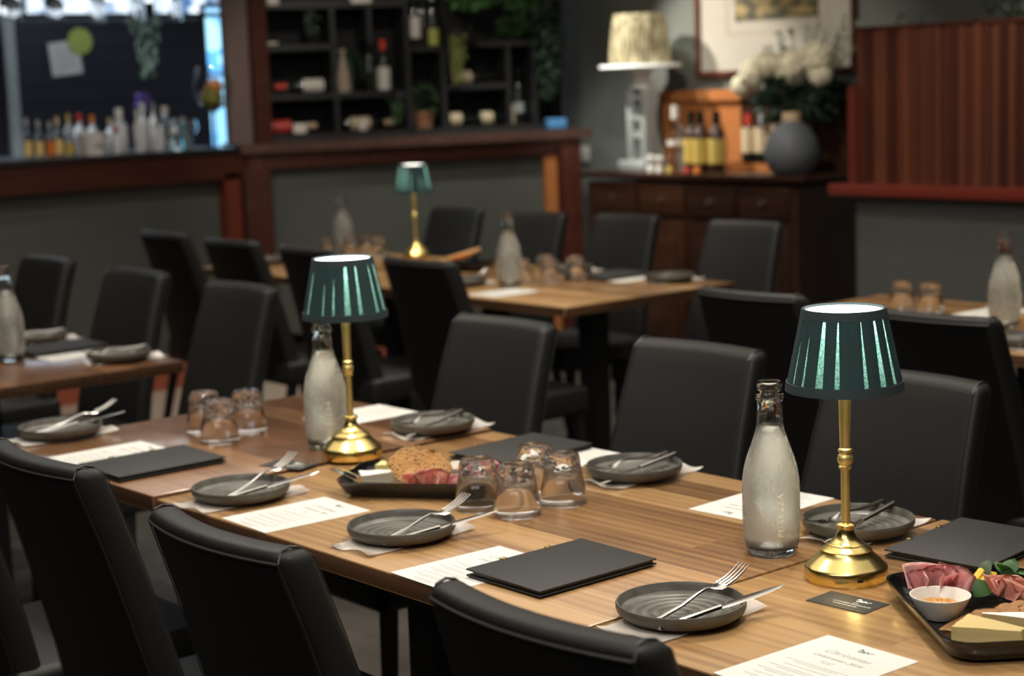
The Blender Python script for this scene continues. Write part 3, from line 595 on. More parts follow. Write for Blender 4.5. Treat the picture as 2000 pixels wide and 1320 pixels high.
bm = bmesh.new(); lathe(bm, [(.160, .55), (.158, .60), (.148, .72), (.131, .80), (.129, .80), (.146, .72), (.156, .60), (.158, .55)], 48); finish('straw_shade', bm, 'straw', t)
pl = bpy.data.lights.new('lamp_light', 'POINT'); pl.energy = 2.2; pl.color = (1, .9, .72); pl.shadow_soft_size = .05; plo = bpy.data.objects.new('lamp_light', pl); COL.objects.link(plo); plo.location = (-6.62, 6.52, ZS+.68)
# bottles on the sideboard
G = 'drinks bottles on the sideboard'
for x, y, txt in [(-6.17, 6.42, 'leftmost of three dark-necked bottles with yellow labels on the sideboard'), (-6.09, 6.40, 'middle of three dark-necked bottles with yellow labels on the sideboard'), (-6.0, 6.42, 'rightmost of three dark-necked bottles with yellow labels on the sideboard')]:
    wine_bottle('oil_bottle', txt, 'bottle', (x, y, ZS), .30, .040, 'walnut_panel', 'bottle_dark', 'label_yellow', (.15, .55), group=G)
for x, y, h, cap, txt in [(-5.95, 6.60, .27, 'red_cap', 'bottle with cream label and red collar behind the yellow-labelled three'), (-5.86, 6.60, .27, 'lamp_grey', 'bottle with cream label and grey cap behind the yellow-labelled three'), (-5.78, 6.60, .22, 'label_cream', 'short bottle with cream label and cap nearest the glass vase')]:
    wine_bottle('spirit_bottle', txt, 'bottle', (x, y, ZS), h, .036, 'bottle_dark', cap, 'label_cream', (.3, .75), group=G)
wine_bottle('clear_bottle', 'clear pale bottle with a bright shoulder left of the yellow labels', 'bottle', (-6.27, 6.41, ZS), .33, .042, 'glass', 'label_white', 'label_white', (.40, .48), group=G)
for x, y, txt in [(-6.42, 6.38, 'small silver shaker at the left front of the sideboard top'), (-6.31, 6.33, 'small white shaker in front of the clear bottle')]:
    bm = bmesh.new(); lathe(bm, [(0, 0), (.02, 0), (.02, .02), (.013, .035), (.02, .05), (.02, .075), (0, .085)], 20); o = finish('shaker', bm, 'ceramic_white', None); o.location = (x, y, ZS); tag(o, txt, 'shaker')
for x, y, m, txt in [(-6.23, 6.32, 'label_yellow', 'small yellow cap on the sideboard edge'), (-6.11, 6.32, 'label_red', 'small red cap on the sideboard edge'), (-6.04, 6.32, 'orange_peel', 'small orange cap on the sideboard edge')]:
    bm = bmesh.new(); lathe(bm, [(0, 0), (.018, 0), (.018, .02), (.012, .03), (0, .03)], 20); o = finish('bottle_cap', bm, m, None); o.location = (x, y, ZS); tag(o, txt, 'cap')
bm = bmesh.new(); bx(bm, (0, 0, .004), (.42, .16, .008)); bx(bm, (0, -.08, .02), (.42, .008, .04)); bx(bm, (0, .08, .02), (.42, .008, .04)); bx(bm, (-.21, 0, .02), (.008, .16, .04)); bx(bm, (.21, 0, .02), (.008, .16, .04))
o = finish('wooden_tray', bm, 'orange_wood', None, smooth=False); o.location = (-5.82, 6.60, ZS); tag(o, 'shallow orange-brown wooden tray holding the cream-labelled bottles', 'tray')
for q in bpy.data.objects:
    if q.name.startswith('spirit_bottle'): q.location.z = ZS+.008
bm = bmesh.new(); lathe(bm, [(0, 0), (.04, 0), (.045, .06), (.06, .10), (.058, .10), (.043, .06), (.038, .004), (0, .004)], 24); o = finish('sugar_glass', bm, 'glass', None); o.location = (-6.40, 6.48, ZS); tag(o, 'clear footed glass bowl right of the column lamp base', 'glass')
# round grey vase
t = thing('round_vase', 'round slate-grey vase with a tan neck at the right of the sideboard', 'vase', (-5.50, 6.40, ZS))
bm = bmesh.new(); lathe(bm, [(0, 0), (.075, 0), (.105, .02), (.128, .07), (.132, .11), (.115, .17), (.075, .225), (.048, .245), (.044, .25), (.040, .25)], 40); finish('vase_body', bm, 'vase_grey', t)
bm = bmesh.new(); lathe(bm, [(.044, .25), (.046, .29), (.040, .29), (.038, .20), (0, .20)], 32); finish('vase_neck', bm, 'vase_tan', t)
# flower arrangement
t = thing('flower_arrangement', 'large arrangement of cream hydrangeas and grey-green foliage in a glass vase', 'flowers', (-5.66, 6.62, ZS))
bm = bmesh.new(); lathe(bm, [(0, 0), (.07, 0), (.075, .01), (.07, .14), (.085, .24), (.082, .24), (.067, .14), (.07, .014), (0, .014)], 32); finish('glass_vase', bm, 'glass', t)
bm = bmesh.new(); leaf_cloud(bm, 520, ball((.05, -.02, .37), .20, .5), .028, .55); leaf_cloud(bm, 120, ball((-.03, -.04, .30), .10, .6), .028, .5); 
for v in bm.verts: v.co.y = min(v.co.y, .13); v.co.z = max(v.co.z, .02)
finish('dark_foliage', bm, 'leaf_dark', t, smooth=False)
bm = bmesh.new()
for k in range(16):
    tube(bm, [(random.uniform(-.03, .03), random.uniform(-.03, .03), .02), (random.uniform(-.05, .05), random.uniform(-.04, .04), .28)], .003, 5)
finish('stems', bm, 'leaf', t)
bm = bmesh.new()
for k in range(22):
    x0 = random.uniform(-.2, .36); tz = .62+random.uniform(-.08, .12); x0e = x0*1.1
    pts = [(x0*.2, 0, .3), (x0*.6, -.02, .45), (x0e, -.03+random.uniform(-.05, .05), tz)]; tube(bm, pts, .002, 4)
    for j in range(16):
        q = j/15; c = Vector(pts[1]).lerp(Vector(pts[2]), q) if q > .2 else Vector(pts[1])
        leaf_cloud(bm, 1, lambda: (c, rv()), .014, .8)

for v in bm.verts: v.co.y = min(v.co.y, .13)
finish('eucalyptus', bm, 'leaf_grey', t, smooth=False)
for x, z, r in [(-.185, .47, .072), (-.09, .515, .066), (-.255, .42, .052), (.06, .50, .084), (.215, .535, .082), (.235, .46, .055)]:
    bm = bmesh.new(); cc = Vector((x, -.10, z))
    for k in range(240):
        v = rv().normalized(); p = cc+v*r*random.uniform(.82, 1.02); a = v.orthogonal().normalized(); b = v.cross(a); s = .011
        vs = [bm.verts.new(p+(a*math.cos(q)+b*math.sin(q))*s+v*(.003 if i % 2 else -.002)) for i, q in enumerate([0, PI/4, PI/2, 3*PI/4, PI, 5*PI/4, 3*PI/2, 7*PI/4])]
        bm.faces.new(vs)
    bmesh.ops.create_icosphere(bm, subdivisions=2, radius=r*.84, matrix=Matrix.Translation(cc))
    finish('hydrangea_bloom', bm, 'petal', t, smooth=False)

# picture over the sideboard
PX0, PX1, PZ0, PZ1 = -6.45, -5.43, 1.47, 2.25; px, pz = (PX0+PX1)/2, (PZ0+PZ1)/2; W_, H_ = PX1-PX0, PZ1-PZ0
t = thing('framed_picture', 'framed landscape picture with a wide cream mount above the sideboard', 'picture', (px, 6.795, pz))
bm = bmesh.new()
for c, s in [((0, -.015, -H_/2), (W_+.03, .03, .03)), ((0, -.015, H_/2), (W_+.03, .03, .03)), ((-W_/2, -.015, 0), (.03, .03, H_)), ((W_/2, -.015, 0), (.03, .03, H_))]: bx(bm, c, s, .004)
finish('frame', bm, 'mahogany', t); box_obj('mount', (0, -.008, 0), (W_-.03, .01, H_-.03), 'paint_mat', t)
box_obj('artwork', (.02, -.016, .13), (.54, .005, .52), 'landscape_art', t)
bm = bmesh.new()
for c, s in [((.02, -.015, -.19), (.66, .004, .003)), ((-.31, -.015, .1), (.003, .004, .58)), ((.35, -.015, .1), (.003, .004, .58))]: bx(bm, c, s)
finish('mount_line', bm, 'tan_cap', t, smooth=False)

tag(box_obj('wall_socket', (-7.36, 6.793, 1.05), (.07, .012, .09), 'label_white', bevel=.003), 'small pale socket plate on the grey wall left of the sideboard', 'socket')
# ------------------------------------------------------------------ slatted partition on the right
PT = thing('slat_partition', 'half wall with red-brown vertical slat screen above a glossy red rail', 'partition', (-4.7, 5.85, 0))
bm = bmesh.new(); k = 0; x = 0.0
while x < 5.2:
    bx(bm, (x+.017, .045+.004*(k % 3), 1.315), (.034, .022, .63)); x += .038; k += 1
finish('slat_screen', bm, 'slats', PT, smooth=False)
box_obj('screen_backing', (2.6, .085, 1.31), (5.2, .02, .62), 'rack_back', PT); box_obj('cap_strip', (2.6, .06, 1.635), (5.24, .06, .012), 'mahogany', PT)
box_obj('end_post', (.005, .01, 1.19), (.035, .05, .42), 'red_wood', PT)
box_obj('rail', (2.55, .02, .975), (5.3, .13, .05), 'rail_red', PT, bevel=.008); box_obj('half_wall', (2.6, .08, .475), (5.2, .12, .95), 'wall_grey', PT)
t = thing('garland', 'dark green leafy garland on top of the slatted partition', 'plant', (-4.2, 5.95, 1.645))
bm = bmesh.new(); leaf_cloud(bm, 420, lambda: ((random.uniform(0.12, 1.2), random.uniform(-.08, .1), random.uniform(0.0, .12)), rv()), .024, .55); leaf_cloud(bm, 20, ball((-.28, 0, .02), .04, .5), .016, .6)
for v in bm.verts: v.co.z = max(v.co.z, .002)
finish('foliage', bm, 'leaf_dark', t, smooth=False)

# ------------------------------------------------------------------ tables
def table(label, x0, x1, y0, y1, z=.75, m='table_wood', rz=0, legs=None):
    cx, cy = (x0+x1)/2, (y0+y1)/2; w, d = x1-x0, y1-y0
    t = thing('dining_table', label, 'table', (cx, cy, 0), rz, 'wooden dining tables')
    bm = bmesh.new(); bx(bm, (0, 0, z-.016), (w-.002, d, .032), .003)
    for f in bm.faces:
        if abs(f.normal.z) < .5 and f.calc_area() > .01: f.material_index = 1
    finish('tabletop', bm, [m, 'edge_wood_shaded'], t)
    legs = legs if legs is not None else (-w/2+.30, w/2-.30)
    for lx in legs:
        bm = bmesh.new(); bx(bm, (lx, 0, z/2-.01), (.075, .075, z-.06)); bx(bm, (lx, 0, z-.042), (.30, .5, .02)); bx(bm, (lx, 0, .012), (.07, .6, .024), .004)
        finish('pedestal', bm, 'black_metal', t)
    return t
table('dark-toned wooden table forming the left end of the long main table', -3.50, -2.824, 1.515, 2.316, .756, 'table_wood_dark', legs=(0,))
table('middle section of the long main table carrying the upturned tumblers', -2.822, -1.694, 1.520, 2.316)
table('nearest section of the long main table under the front brass lamp', -1.690, -.56, 1.520, 2.321)
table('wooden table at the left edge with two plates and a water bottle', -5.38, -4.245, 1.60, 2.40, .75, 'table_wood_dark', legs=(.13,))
table('wooden table in the middle distance with tumblers near its corner', -5.32, -4.19, 3.76, 4.56)
table('wooden table behind carrying the small farthest brass lamp', -6.47, -5.34, 3.76, 4.56)
table('wooden table at the right edge seen beyond the black chair backs', -3.56, -2.43, 3.80, 4.56)

# ------------------------------------------------------------------ chairs
def yc(z):
    pts = [(.36, .135), (.45, .130), (.55, .112), (.68, .078), (.80, .044), (.93, 0)]
    for (a, ya), (b, yb) in zip(pts, pts[1:]):
        if z <= b: return ya+(yb-ya)*(z-a)/(b-a)
    return 0
def cpt(u, z, d):      # d: 0 rear face .. 1 front face
    wz = .342+.060*(1-min(1, max(0, (z-.42)/.51))); th = .052
    return Vector((u*wz/2, yc(z)+.026*u*u+(d-.5)*th, z))
CHAIR_G = 'black leather dining chairs'
def make_chair():
    t = thing('dining_chair', '', 'chair', (0, 0, 0), 0, CHAIR_G)
    bm = bmesh.new(); NX, NZ = 12, 12; grid = {}
    zs = [.38+(.93-.38)*k/NZ for k in range(NZ+1)]
    for i in range(NX+1):
        for k in range(NZ+1):
            for d in (0, 1): grid[i, k, d] = bm.verts.new(cpt(-1+2*i/NX, zs[k], d))
    for i in range(NX):
        for k in range(NZ):
            for d in (0, 1): 
                f = bm.faces.new((grid[i, k, d], grid[i+1, k, d], grid[i+1, k+1, d], grid[i, k+1, d])); f.material_index = 1 if d == 0 else 0
    for i in range(NX):
        for k in (0, NZ): bm.faces.new((grid[i, k, 0], grid[i+1, k, 0], grid[i+1, k, 1], grid[i, k, 1]))
    for k in range(NZ):
        for i in (0, NX): bm.faces.new((grid[i, k, 0], grid[i, k+1, 0], grid[i, k+1, 1], grid[i, k, 1]))
    bmesh.ops.recalc_face_normals(bm, faces=bm.faces)
    es = [e for e in bm.edges if e.calc_face_angle(0) > 1.0]
    bmesh.ops.bevel(bm, geom=es, offset=.019, segments=4, profile=.5, affect='EDGES')
    finish('backrest', bm, ['leather', 'leather_back'], t, angle=60)
    bm = bmesh.new()
    tube(bm, [cpt(-.93+1.86*i/14, .914, -.01) for i in range(15)], .0022, 6)
    for u in (-.935, .935):
        tube(bm, [cpt(u, .914-.5*i/10, -.01) for i in range(11)], .0009, 6); tube(bm, [cpt(u, .914-.5*i/10, 1.01) for i in range(11)], .0009, 6)
        tube(bm, [cpt(u, .914, 0)+Vector((0, 0, 0)), cpt(u*.985, .929, .25), cpt(u*.985, .9325, .5), cpt(u*.985, .929, .75), cpt(u, .914, 1)], .0018, 6)
    finish('piping', bm, 'piping', t)
    bm = bmesh.new(); bx(bm, (0, .335, .425), (.42, .44, .095), .022, seg=4); finish('seat', bm, 'leather', t)
    for sx in (-1, 1):
        bm = bmesh.new(); tube(bm, [(sx*.185, .52, .39), (sx*.187, .535, 0)], [.021, .015], 4); finish('leg', bm, 'black_metal', t, smooth=False)
        bm = bmesh.new(); tube(bm, [(sx*.185, .145, .39), (sx*.19, .05, 0)], [.021, .015], 4); finish('leg', bm, 'black_metal', t, smooth=False)
    return t
chair0 = make_chair(); first = [True]
def chair(x, y, facing, label):
    rz = 0 if facing == '+' else PI; rz += random.uniform(-.025, .025)
    if first[0]: first[0] = False; chair0.location = (x, y, 0); chair0.rotation_euler.z = rz; chair0['label'] = label; return chair0
    return dup(chair0, (x, y, 0), rz, label)
chair(-2.552, 1.154, '+', 'black leather dining chair seen from behind at the lower left corner')
chair(-1.922, 1.105, '+', 'black leather dining chair seen from behind, middle of the three in the foreground')
chair(-1.358, 1.147, '+', 'black leather dining chair seen from behind beside the closed black folder, bottom centre')
chair(-3.08, 1.13, '+', 'black chair at the far lower left of which only the seat shows')
chair(-3.12, 2.635, '-', 'black chair facing the camera behind the far plate left of the tumblers')
chair(-2.49, 2.625, '-', 'black chair facing the camera behind the main table, left of the front bottle')
chair(-1.94, 2.59, '-', 'black chair facing the camera directly behind the front brass lamp')
chair(-4.335, 2.68, '-', 'black chair facing the camera behind the two upturned glasses at left')
chair(-4.985, 2.70, '-', 'black chair facing the camera at the middle of the left table')
chair(-5.69, 2.74, '-', 'leftmost black chair facing the camera at the left table')
chair(-6.27, 3.465, '+', 'tall-looking black chair seen from behind, leftmost in the second row')
chair(-5.69, 3.42, '+', 'black chair seen from behind, second from left in the second row')
chair(-5.11, 3.385, '+', 'black chair seen from behind just left of the second brass lamp shade')
chair(-4.44, 3.345, '+', 'black chair seen from behind just right of the second brass lamp shade')
chair(-3.0, 3.30, '+', 'black chair seen from behind left of the front lamp shade, beyond the main table')
chair(-2.39, 3.225, '+', 'black chair seen from behind just right of the front lamp shade')
chair(-6.10, 4.885, '-', 'farthest black chair, right of the small distant lamp')
chair(-5.54, 4.87, '-', 'black chair behind the middle-distance water bottle')
chair(-5.08, 4.94, '-', 'black chair facing the camera in front of the sideboard, left one')
chair(-4.42, 4.905, '-', 'black chair facing the camera in front of the sideboard, right one')

# ------------------------------------------------------------------ table lamps
def make_lamp():
    t = thing('table_lamp', '', 'lamp', (0, 0, 0), 0, 'brass table lamps with teal pleated shades')
    bm = bmesh.new(); lathe(bm, [(0, 0), (.0585, 0), (.0595, .003), (.0595, .018), (.058, .021), (.056, .0225), (.052, .027), (.0435, .034), (.038, .040), (.0365, .043), (.037, .0445), (.034, .047), (.029, .0495), (.0275, .0505), (.0275, .052), (.0245, .053), (.018, .058), (.0135, .065), (.0115, .072), (.0115, .075), (.0145, .0765), (.0145, .080), (.0115, .082), (.0072, .083)], 64); finish('lamp_base', bm, 'brass', t); bm = bmesh.new(); bx(bm, (.0590*math.cos(-.85), .0590*math.sin(-.85), .011), (.002, .009, .0045), .0009, rz=-.85); finish('charging_port', bm, 'rack_back', t)
    bm = bmesh.new(); lathe(bm, [(.0065, .08), (.0065, .160), (.0095, .162), (.0095, .165), (.0078, .167), (.0105, .171), (.0115, .176), (.0105, .181), (.0078, .184), (.0098, .186), (.0098, .190), (.0075, .192), (.0095, .30), (.008, .36), (0, .36)], 32); finish('stem', bm, 'brass_satin', t)
    zt, zb, r1, r2 = .394, .277, .0575, .082
    bm = bmesh.new(); lathe(bm, [(r2-.002, zb+.002), (r1-.002, zt-.002)], 64); finish('shade', bm, 'shade_fabric', t)
    bm = bmesh.new(); NP = 21
    for k in range(NP):
        a = 2*PI*k/NP + random.uniform(-.05, .05); wd = .0178*random.uniform(.85, 1.12); segs = 4; v = []
        for z in (zb+.010, zt-.010):
            q = (z-zb)/(zt-zb); r = r2+(r1-r2)*q
            v.append([Vector(((r+.0008+.0010*math.sin(PI*i/segs))*math.cos(a+(i/segs-.5)*wd/r), (r+.0008+.0010*math.sin(PI*i/segs))*math.sin(a+(i/segs-.5)*wd/r), z)) for i in range(segs+1)])
        vs = [[bm.verts.new(p) for p in row] for row in v]
        for i in range(segs): bm.faces.new((vs[0][i], vs[0][i+1], vs[1][i+1], vs[1][i]))
    finish('pleats', bm, 'pleat', t)
    bm = bmesh.new(); lathe(bm, [(r2-.001, zb), (r2+.0022, zb), (r2+.0008, zb+.013), (r2-.004, zb+.013), (r2-.001, zb)], 64); finish('shade_band', bm, 'shade_band', t); bm = bmesh.new(); lathe(bm, [(r1-.002, zt), (r1+.002, zt), (r1+.0045, zt-.013), (r1+.0005, zt-.013), (r1-.002, zt)], 64); finish('shade_band', bm, 'shade_band', t)
    bm = bmesh.new(); lathe(bm, [(0, zt-.003), (r1-.0025, zt-.003), (r1-.0025, zt-.005), (0, zt-.005)], 48); finish('diffuser', bm, 'shade_top', t)
    bm = bmesh.new(); lathe(bm, [(.0085, .352), (.046, .352), (.046, .347), (.0085, .347), (.0085, .352)], 40); finish('led_plate', bm, 'glow', t)
    return t
lamp0 = make_lamp(); lamp0.location = (-1.589, 1.955, .75); lamp0.rotation_euler.z = .3; lamp0['label'] = 'front brass table lamp with a teal pleated shade, right of the water bottle'
dup(lamp0, (-2.823, 1.957, .756), 1.1, 'second brass lamp with teal shade, beside the left water bottle on the main table')
dup(lamp0, (-5.93, 4.49, .75), 2.0, 'small-looking distant brass lamp with teal shade against the grey bar front')
dup(lamp0, (-2.70, 4.30, .75), .5, 'brass lamp whose teal shade just enters at the right edge')

# ------------------------------------------------------------------ bottles and tumblers
BP = [(0, 0), (.034, 0), (.038, .004), (.0405, .012), (.0425, .03), (.0437, .06), (.0437, .10), (.0430, .117), (.0405, .133), (.0362, .150), (.0290, .170), (.0222, .190), (.0198, .203), (.0188, .236), (.0212, .240), (.0215, .246), (.0188, .250), (.0182, .256), (.0195, .259), (.0195, .264), (.0185, .2665), (.0165, .2665)]
def make_bottle():
    t = thing('water_bottle', '', 'bottle', (0, 0, 0), 0, 'clear glass water bottles')
    inner = [(.0155, .262), (.0158, .236), (.0170, .203), (.0195, .190), (.0263, .170), (.0335, .150), (.0378, .133), (.0403, .117), (.041, .10), (.041, .06), (.0398, .03), (.036, .017), (.03, .012), (0, .010)]
    bm = bmesh.new(); lathe(bm, BP+inner, 56); finish('glass_body', bm, 'bottle_glass', t, angle=60)
    wi = [(0, .2), (.0160, .2), (.0169, .199), (.0193, .190), (.0261, .170), (.0333, .150), (.0376, .133), (.0401, .117), (.0408, .10), (.0408, .06), (.0396, .03), (.0358, .0175), (.03, .0125), (0, .0105)]
    bm = bmesh.new(); lathe(bm, wi, 56); finish('water', bm, 'water', t, angle=60)
    # raised lettering reading upwards
    txt = 'PUREZZA'
    cu = bpy.data.curves.new('t', 'FONT'); cu.body = txt; cu.size = .0125; cu.extrude = .0006; cu.space_character = 1.35
    o = bpy.data.objects.new('t', cu); COL.objects.link(o); dg = bpy.context.evaluated_depsgraph_get(); me = bpy.data.meshes.new_from_object(o.evaluated_get(dg)); bpy.data.objects.remove(o)
    for v in me.vertices:
        x, y, z = v.co; ang = -y/.0442; rr = .0443+z+.0006; zz = x+.035
        v.co = (rr*math.cos(-y/.0442), rr*math.sin(-y/.0442), zz)
    me.materials.clear(); me.materials.append(MATS['clear_letter']); r = bpy.data.objects.new('lettering', me); COL.objects.link(r); r.parent = t
    return t
mat('clear_letter', (.80, .78, .70), .3)
bottle0 = make_bottle()
for k, (x, y, z, rz, txt) in enumerate([
    (-1.757, 1.985, .75, math.radians(-25), 'large frosted glass water bottle in front, left of the front brass lamp'),
    (-2.930, 1.972, .756, math.radians(-22), 'glass water bottle standing under the second teal lamp shade'),
    (-4.66, 2.085, .75, 0, 'glass water bottle cut by the left edge on the left table'),
    (-4.78, 4.03, .75, 1, 'glass water bottle on the middle-distance table beside tumblers'),
    (-6.36, 4.42, .75, 2, 'farthest glass water bottle, left of the tiny distant lamp'),
    (-2.821, 4.164, .75, .4, 'glass water bottle near the right edge on the right table')]):
    if k == 0: bottle0.location = (x, y, z); bottle0.rotation_euler.z = rz; bottle0['label'] = txt
    else: dup(bottle0, (x, y, z), rz, txt)
def make_tumbler():
    t = thing('tumbler', '', 'glass', (0, 0, 0), 0, 'upturned glass tumblers')
    H = .088
    def fac(i, seg, z): 
        q = max(0, min(1, (z-.045)/.02)); return 1-.035*q*(.5+.5*math.cos(2*PI*i*10/seg))
    prof = [(.0392, .0012), (.0408, 0), (.0415, .0012), (.0385, .03), (.0345, .052), (.0325, .066), (.0315, .078), (.0295, .085), (.026, .088), (.012, .0865), (0, .086)]
    inn = [(0, .056), (.022, .0555), (.0285, .053), (.0325, .045), (.0365, .027), (.0395, .0012)]
    bm = bmesh.new(); lathe(bm, prof+inn, 60, fac=fac); o = finish('glass_body', bm, 'tumbler_glass', t, angle=50)
    return t
tum0 = make_tumbler(); G1 = 'front glass stands'
for k, (x, y, z, txt) in enumerate([
    (-2.238, 1.885, .75, 'upturned glass tumbler nearest the camera in the cluster of four'),
    (-2.322, 1.868, .75, 'upturned glass tumbler at the left of the cluster of four, against the platter'),
    (-2.240, 1.992, .75, 'upturned glass tumbler at the right of the cluster of four'),
    (-2.330, 2.008, .75, 'upturned glass tumbler at the back of the cluster of four'),
    (-3.278, 1.895, .756, 'upturned tumbler, leftmost of the three on the dark left section'),
    (-3.165, 1.862, .756, 'upturned tumbler, nearest of the three on the dark left section'),
    (-3.215, 1.962, .756, 'upturned tumbler, rightmost of the three on the dark left section'),
    (-4.83, 4.125, .75, 'upturned tumbler right beside the middle-distance water bottle'),
    (-4.76, 4.20, .75, 'upturned tumbler in the middle of the distant cluster'),
    (-4.73, 4.30, .75, 'upturned tumbler at the right of the distant cluster'),
    (-4.86, 4.27, .75, 'upturned tumbler at the back of the distant cluster'),
    (-3.276, 4.305, .75, 'left of two upturned tumblers behind the chair right of the front lamp'),
    (-3.180, 4.315, .75, 'right of two upturned tumblers behind the chair right of the front lamp'),
    (-6.30, 4.30, .75, 'tumbler standing under the farthest water bottle, left of its cluster'),
    (-6.20, 4.34, .75, 'tumbler in the middle of the cluster under the farthest bottle'),
    (-6.22, 4.45, .75, 'tumbler at the right of the cluster under the farthest bottle'),
    (-6.12, 4.43, .75, 'tumbler nearest the tiny distant lamp')]):
    if k == 0: tum0.location = (x, y, z); tum0['label'] = txt
    else: dup(tum0, (x, y, z), k*.7, txt)

# ------------------------------------------------------------------ plates, napkins, cutlery
def make_plate():
    t = thing('side_plate', '', 'plate', (0, 0, 0), 0, 'dark stoneware side plates')
    bm = bmesh.new(); lathe(bm, [(0, 0), (.070, 0), (.078, .002), (.086, .008), (.0885, .014), (.0885, .0195), (.0875, .0215)], 72); finish('plate_body', bm, 'plate_rim', t)
    bm = bmesh.new(); lathe(bm, [(.0875, .0215), (.0855, .0215), (.0840, .018), (.0825, .010), (.078, .0065), (.070, .0055), (0, .0052)], 72); finish('well', bm, 'stoneware', t)
    return t
def make_napkin():
    bm = bmesh.new(); nx, ny = 10, 22; W2, L2 = .052, .112; g = {}
    for i in range(nx+1):
        for j in range(ny+1):
            x = -W2+2*W2*i/nx; y = -L2+2*L2*j/ny
            z = .0035+.0007*math.sin(y*60+x*30) + (.0035*max(0, abs(y)/L2-.86)/.14*(1+math.sin(x*70)) if True else 0)
            g[i, j] = bm.verts.new((x, y, z))
    for i in range(nx):
        for j in range(ny): bm.faces.new((g[i, j], g[i+1, j], g[i+1, j+1], g[i, j+1]))
    bmesh.ops.solidify(bm, geom=bm.faces[:], thickness=.0026)
    return tag(finish('napkin', bm, 'napkin', None), '', 'napkin', 'folded white napkins under the plates')
def ribbon(bm, pts, ws, th=.0018):
    """flat bar following pts (y,z), half widths ws, along Y"""
    rows = []
    for (y, z), w2 in zip(pts, ws):
        rows.append([bm.verts.new((x, y, z+dz)) for x, dz in ((-w2, 0), (-w2*.7, th*.9), (0, th*1.25), (w2*.7, th*.9), (w2, 0), (0, -th*.4))])
    for a, b in zip(rows, rows[1:]):
        for k in range(6): bm.faces.new((a[k], a[(k+1) % 6], b[(k+1) % 6], b[k]))
    bm.faces.new(rows[0]); bm.faces.new(rows[-1])
def make_fork():
    bm = bmesh.new()
    ribbon(bm, [(0, 0), (.005, .0004), (.03, .001), (.07, .004), (.10, .010), (.118, .012), (.130, .009), (.140, .0065), (.150, .0075)], [.0048, .0062, .0058, .0042, .0032, .003, .0060, .0105, .0115], .0022)
    for k in range(4):
        x = -.0092+.00613*k
        tube(bm, [(x, .148, .0085), (x, .168, .012), (x, .183, .017), (x*1.02, .198, .024)], [.0019, .0017, .0015, .0008], 6)
    return tag(finish('fork', bm, 'steel', None), '', 'fork', 'steel forks resting on the plates')
def make_knife():
    bm = bmesh.new()
    ribbon(bm, [(0, 0), (.006, 0), (.04, 0), (.085, 0), (.105, 0), (.112, 0)], [.0050, .0068, .0062, .0048, .0045, .0055], .0042)
    ribbon(bm, [(.110, .001), (.125, .001), (.17, .001), (.205, .001), (.222, .001), (.232, .001)], [.0060, .0095, .0105, .0085, .005, .0008], .0008)
    return tag(finish('knife', bm, 'steel', None), '', 'knife', 'steel knives resting on the plates')
plate0, nap0, fork0, knife0 = make_plate(), make_napkin(), make_fork(), make_knife(); fst = [True]
def setting(x, y, z, side, ph, fork, knife, nap=0, ks=.9):
    """side +: diner on the -Y side; fork and knife = offset of the handle end from the plate centre and direction"""
    r0 = 0 if side == '+' else PI; nz = z+.0052; far = side == '-'
    items = [(plate0, (x, y, nz+.0005), (0, 0, r0), None, 'dark grey stoneware side plate '+ph), (nap0, (x+.005, y+(.012 if far else -.002), z-.0005), (0, 0, r0+nap), None, 'folded white napkin under the plate '+ph)]
    for src, (ox, oy, rz), nm, sc in ((fork0, fork, 'fork', 1), (knife0, knife, 'knife', ks)):
        tilt, hz = (-.085, nz+.0245) if far else (.105, nz+.0068)
        items.append((src, (x+ox, y+oy, hz), (tilt, 0, rz), (sc, sc, sc), 'steel %s on the plate %s' % (nm, ph)))
    for src, loc, rot, sc, lab in items:
        if fst[0]:
            src.location = loc; src.rotation_euler = rot; src['label'] = lab
            if sc: src.scale = sc
        else: dup(src, loc, 0, lab, rot=rot, scale=sc)
    fst[0] = False
NF, NK = (.012, -.080, .0), (.036, -.078, -.18)
FF, FK = (-.028, .098, PI+.06), (-.003, .094, PI+.14)
setting(-1.626, 1.652, .75, '+', 'nearest the camera, at the bottom centre', NF, NK)
setting(-2.258, 1.655, .75, '+', 'in front of the four tumblers', (.030, -.076, .03), (.045, -.070, -.19), .05)
setting(-2.700, 1.625, .75, '+', 'left of the whole printed menu', (.012, -.040, .30), (.030, -.070, -.10))
setting(-3.485, 1.660, .756, '+', 'at the far left corner of the main table', (-.030, -.045, .0), (-.005, -.060, -.1))
setting(-2.895, 2.215, .756, '-', 'behind the speckled crackers', (-.033, .090, PI+.20), (-.008, .085, PI+.3))
setting(-2.285, 2.208, .75, '-', 'on the far side right of the tumblers', (-.012, .098, PI-.02), (.013, .094, PI+.08))
setting(-1.735, 2.165, .75, '-', 'just behind the front brass lamp', FF, FK, .1)
setting(-4.935, 2.30, .75, '-', 'on the left table farther from the camera', FF, FK)
setting(-4.400, 2.285, .75, '-', 'at the right end of the left table', FF, FK, -.1)
setting(-4.955, 3.955, .75, '+', 'left of the middle-distance water bottle', NF, NK)
setting(-4.925, 4.45, .75, '-', 'behind the distant tumblers', FF, FK)
setting(-4.40, 4.45, .75, '-', 'at the right corner of the middle-distance table', FF, FK)
setting(-2.60, 3.93, .75, '+', 'at the right edge of the photo', NF, NK)
setting(-6.32, 4.0, .75, '+', 'on the farthest table at its left end', NF, NK)

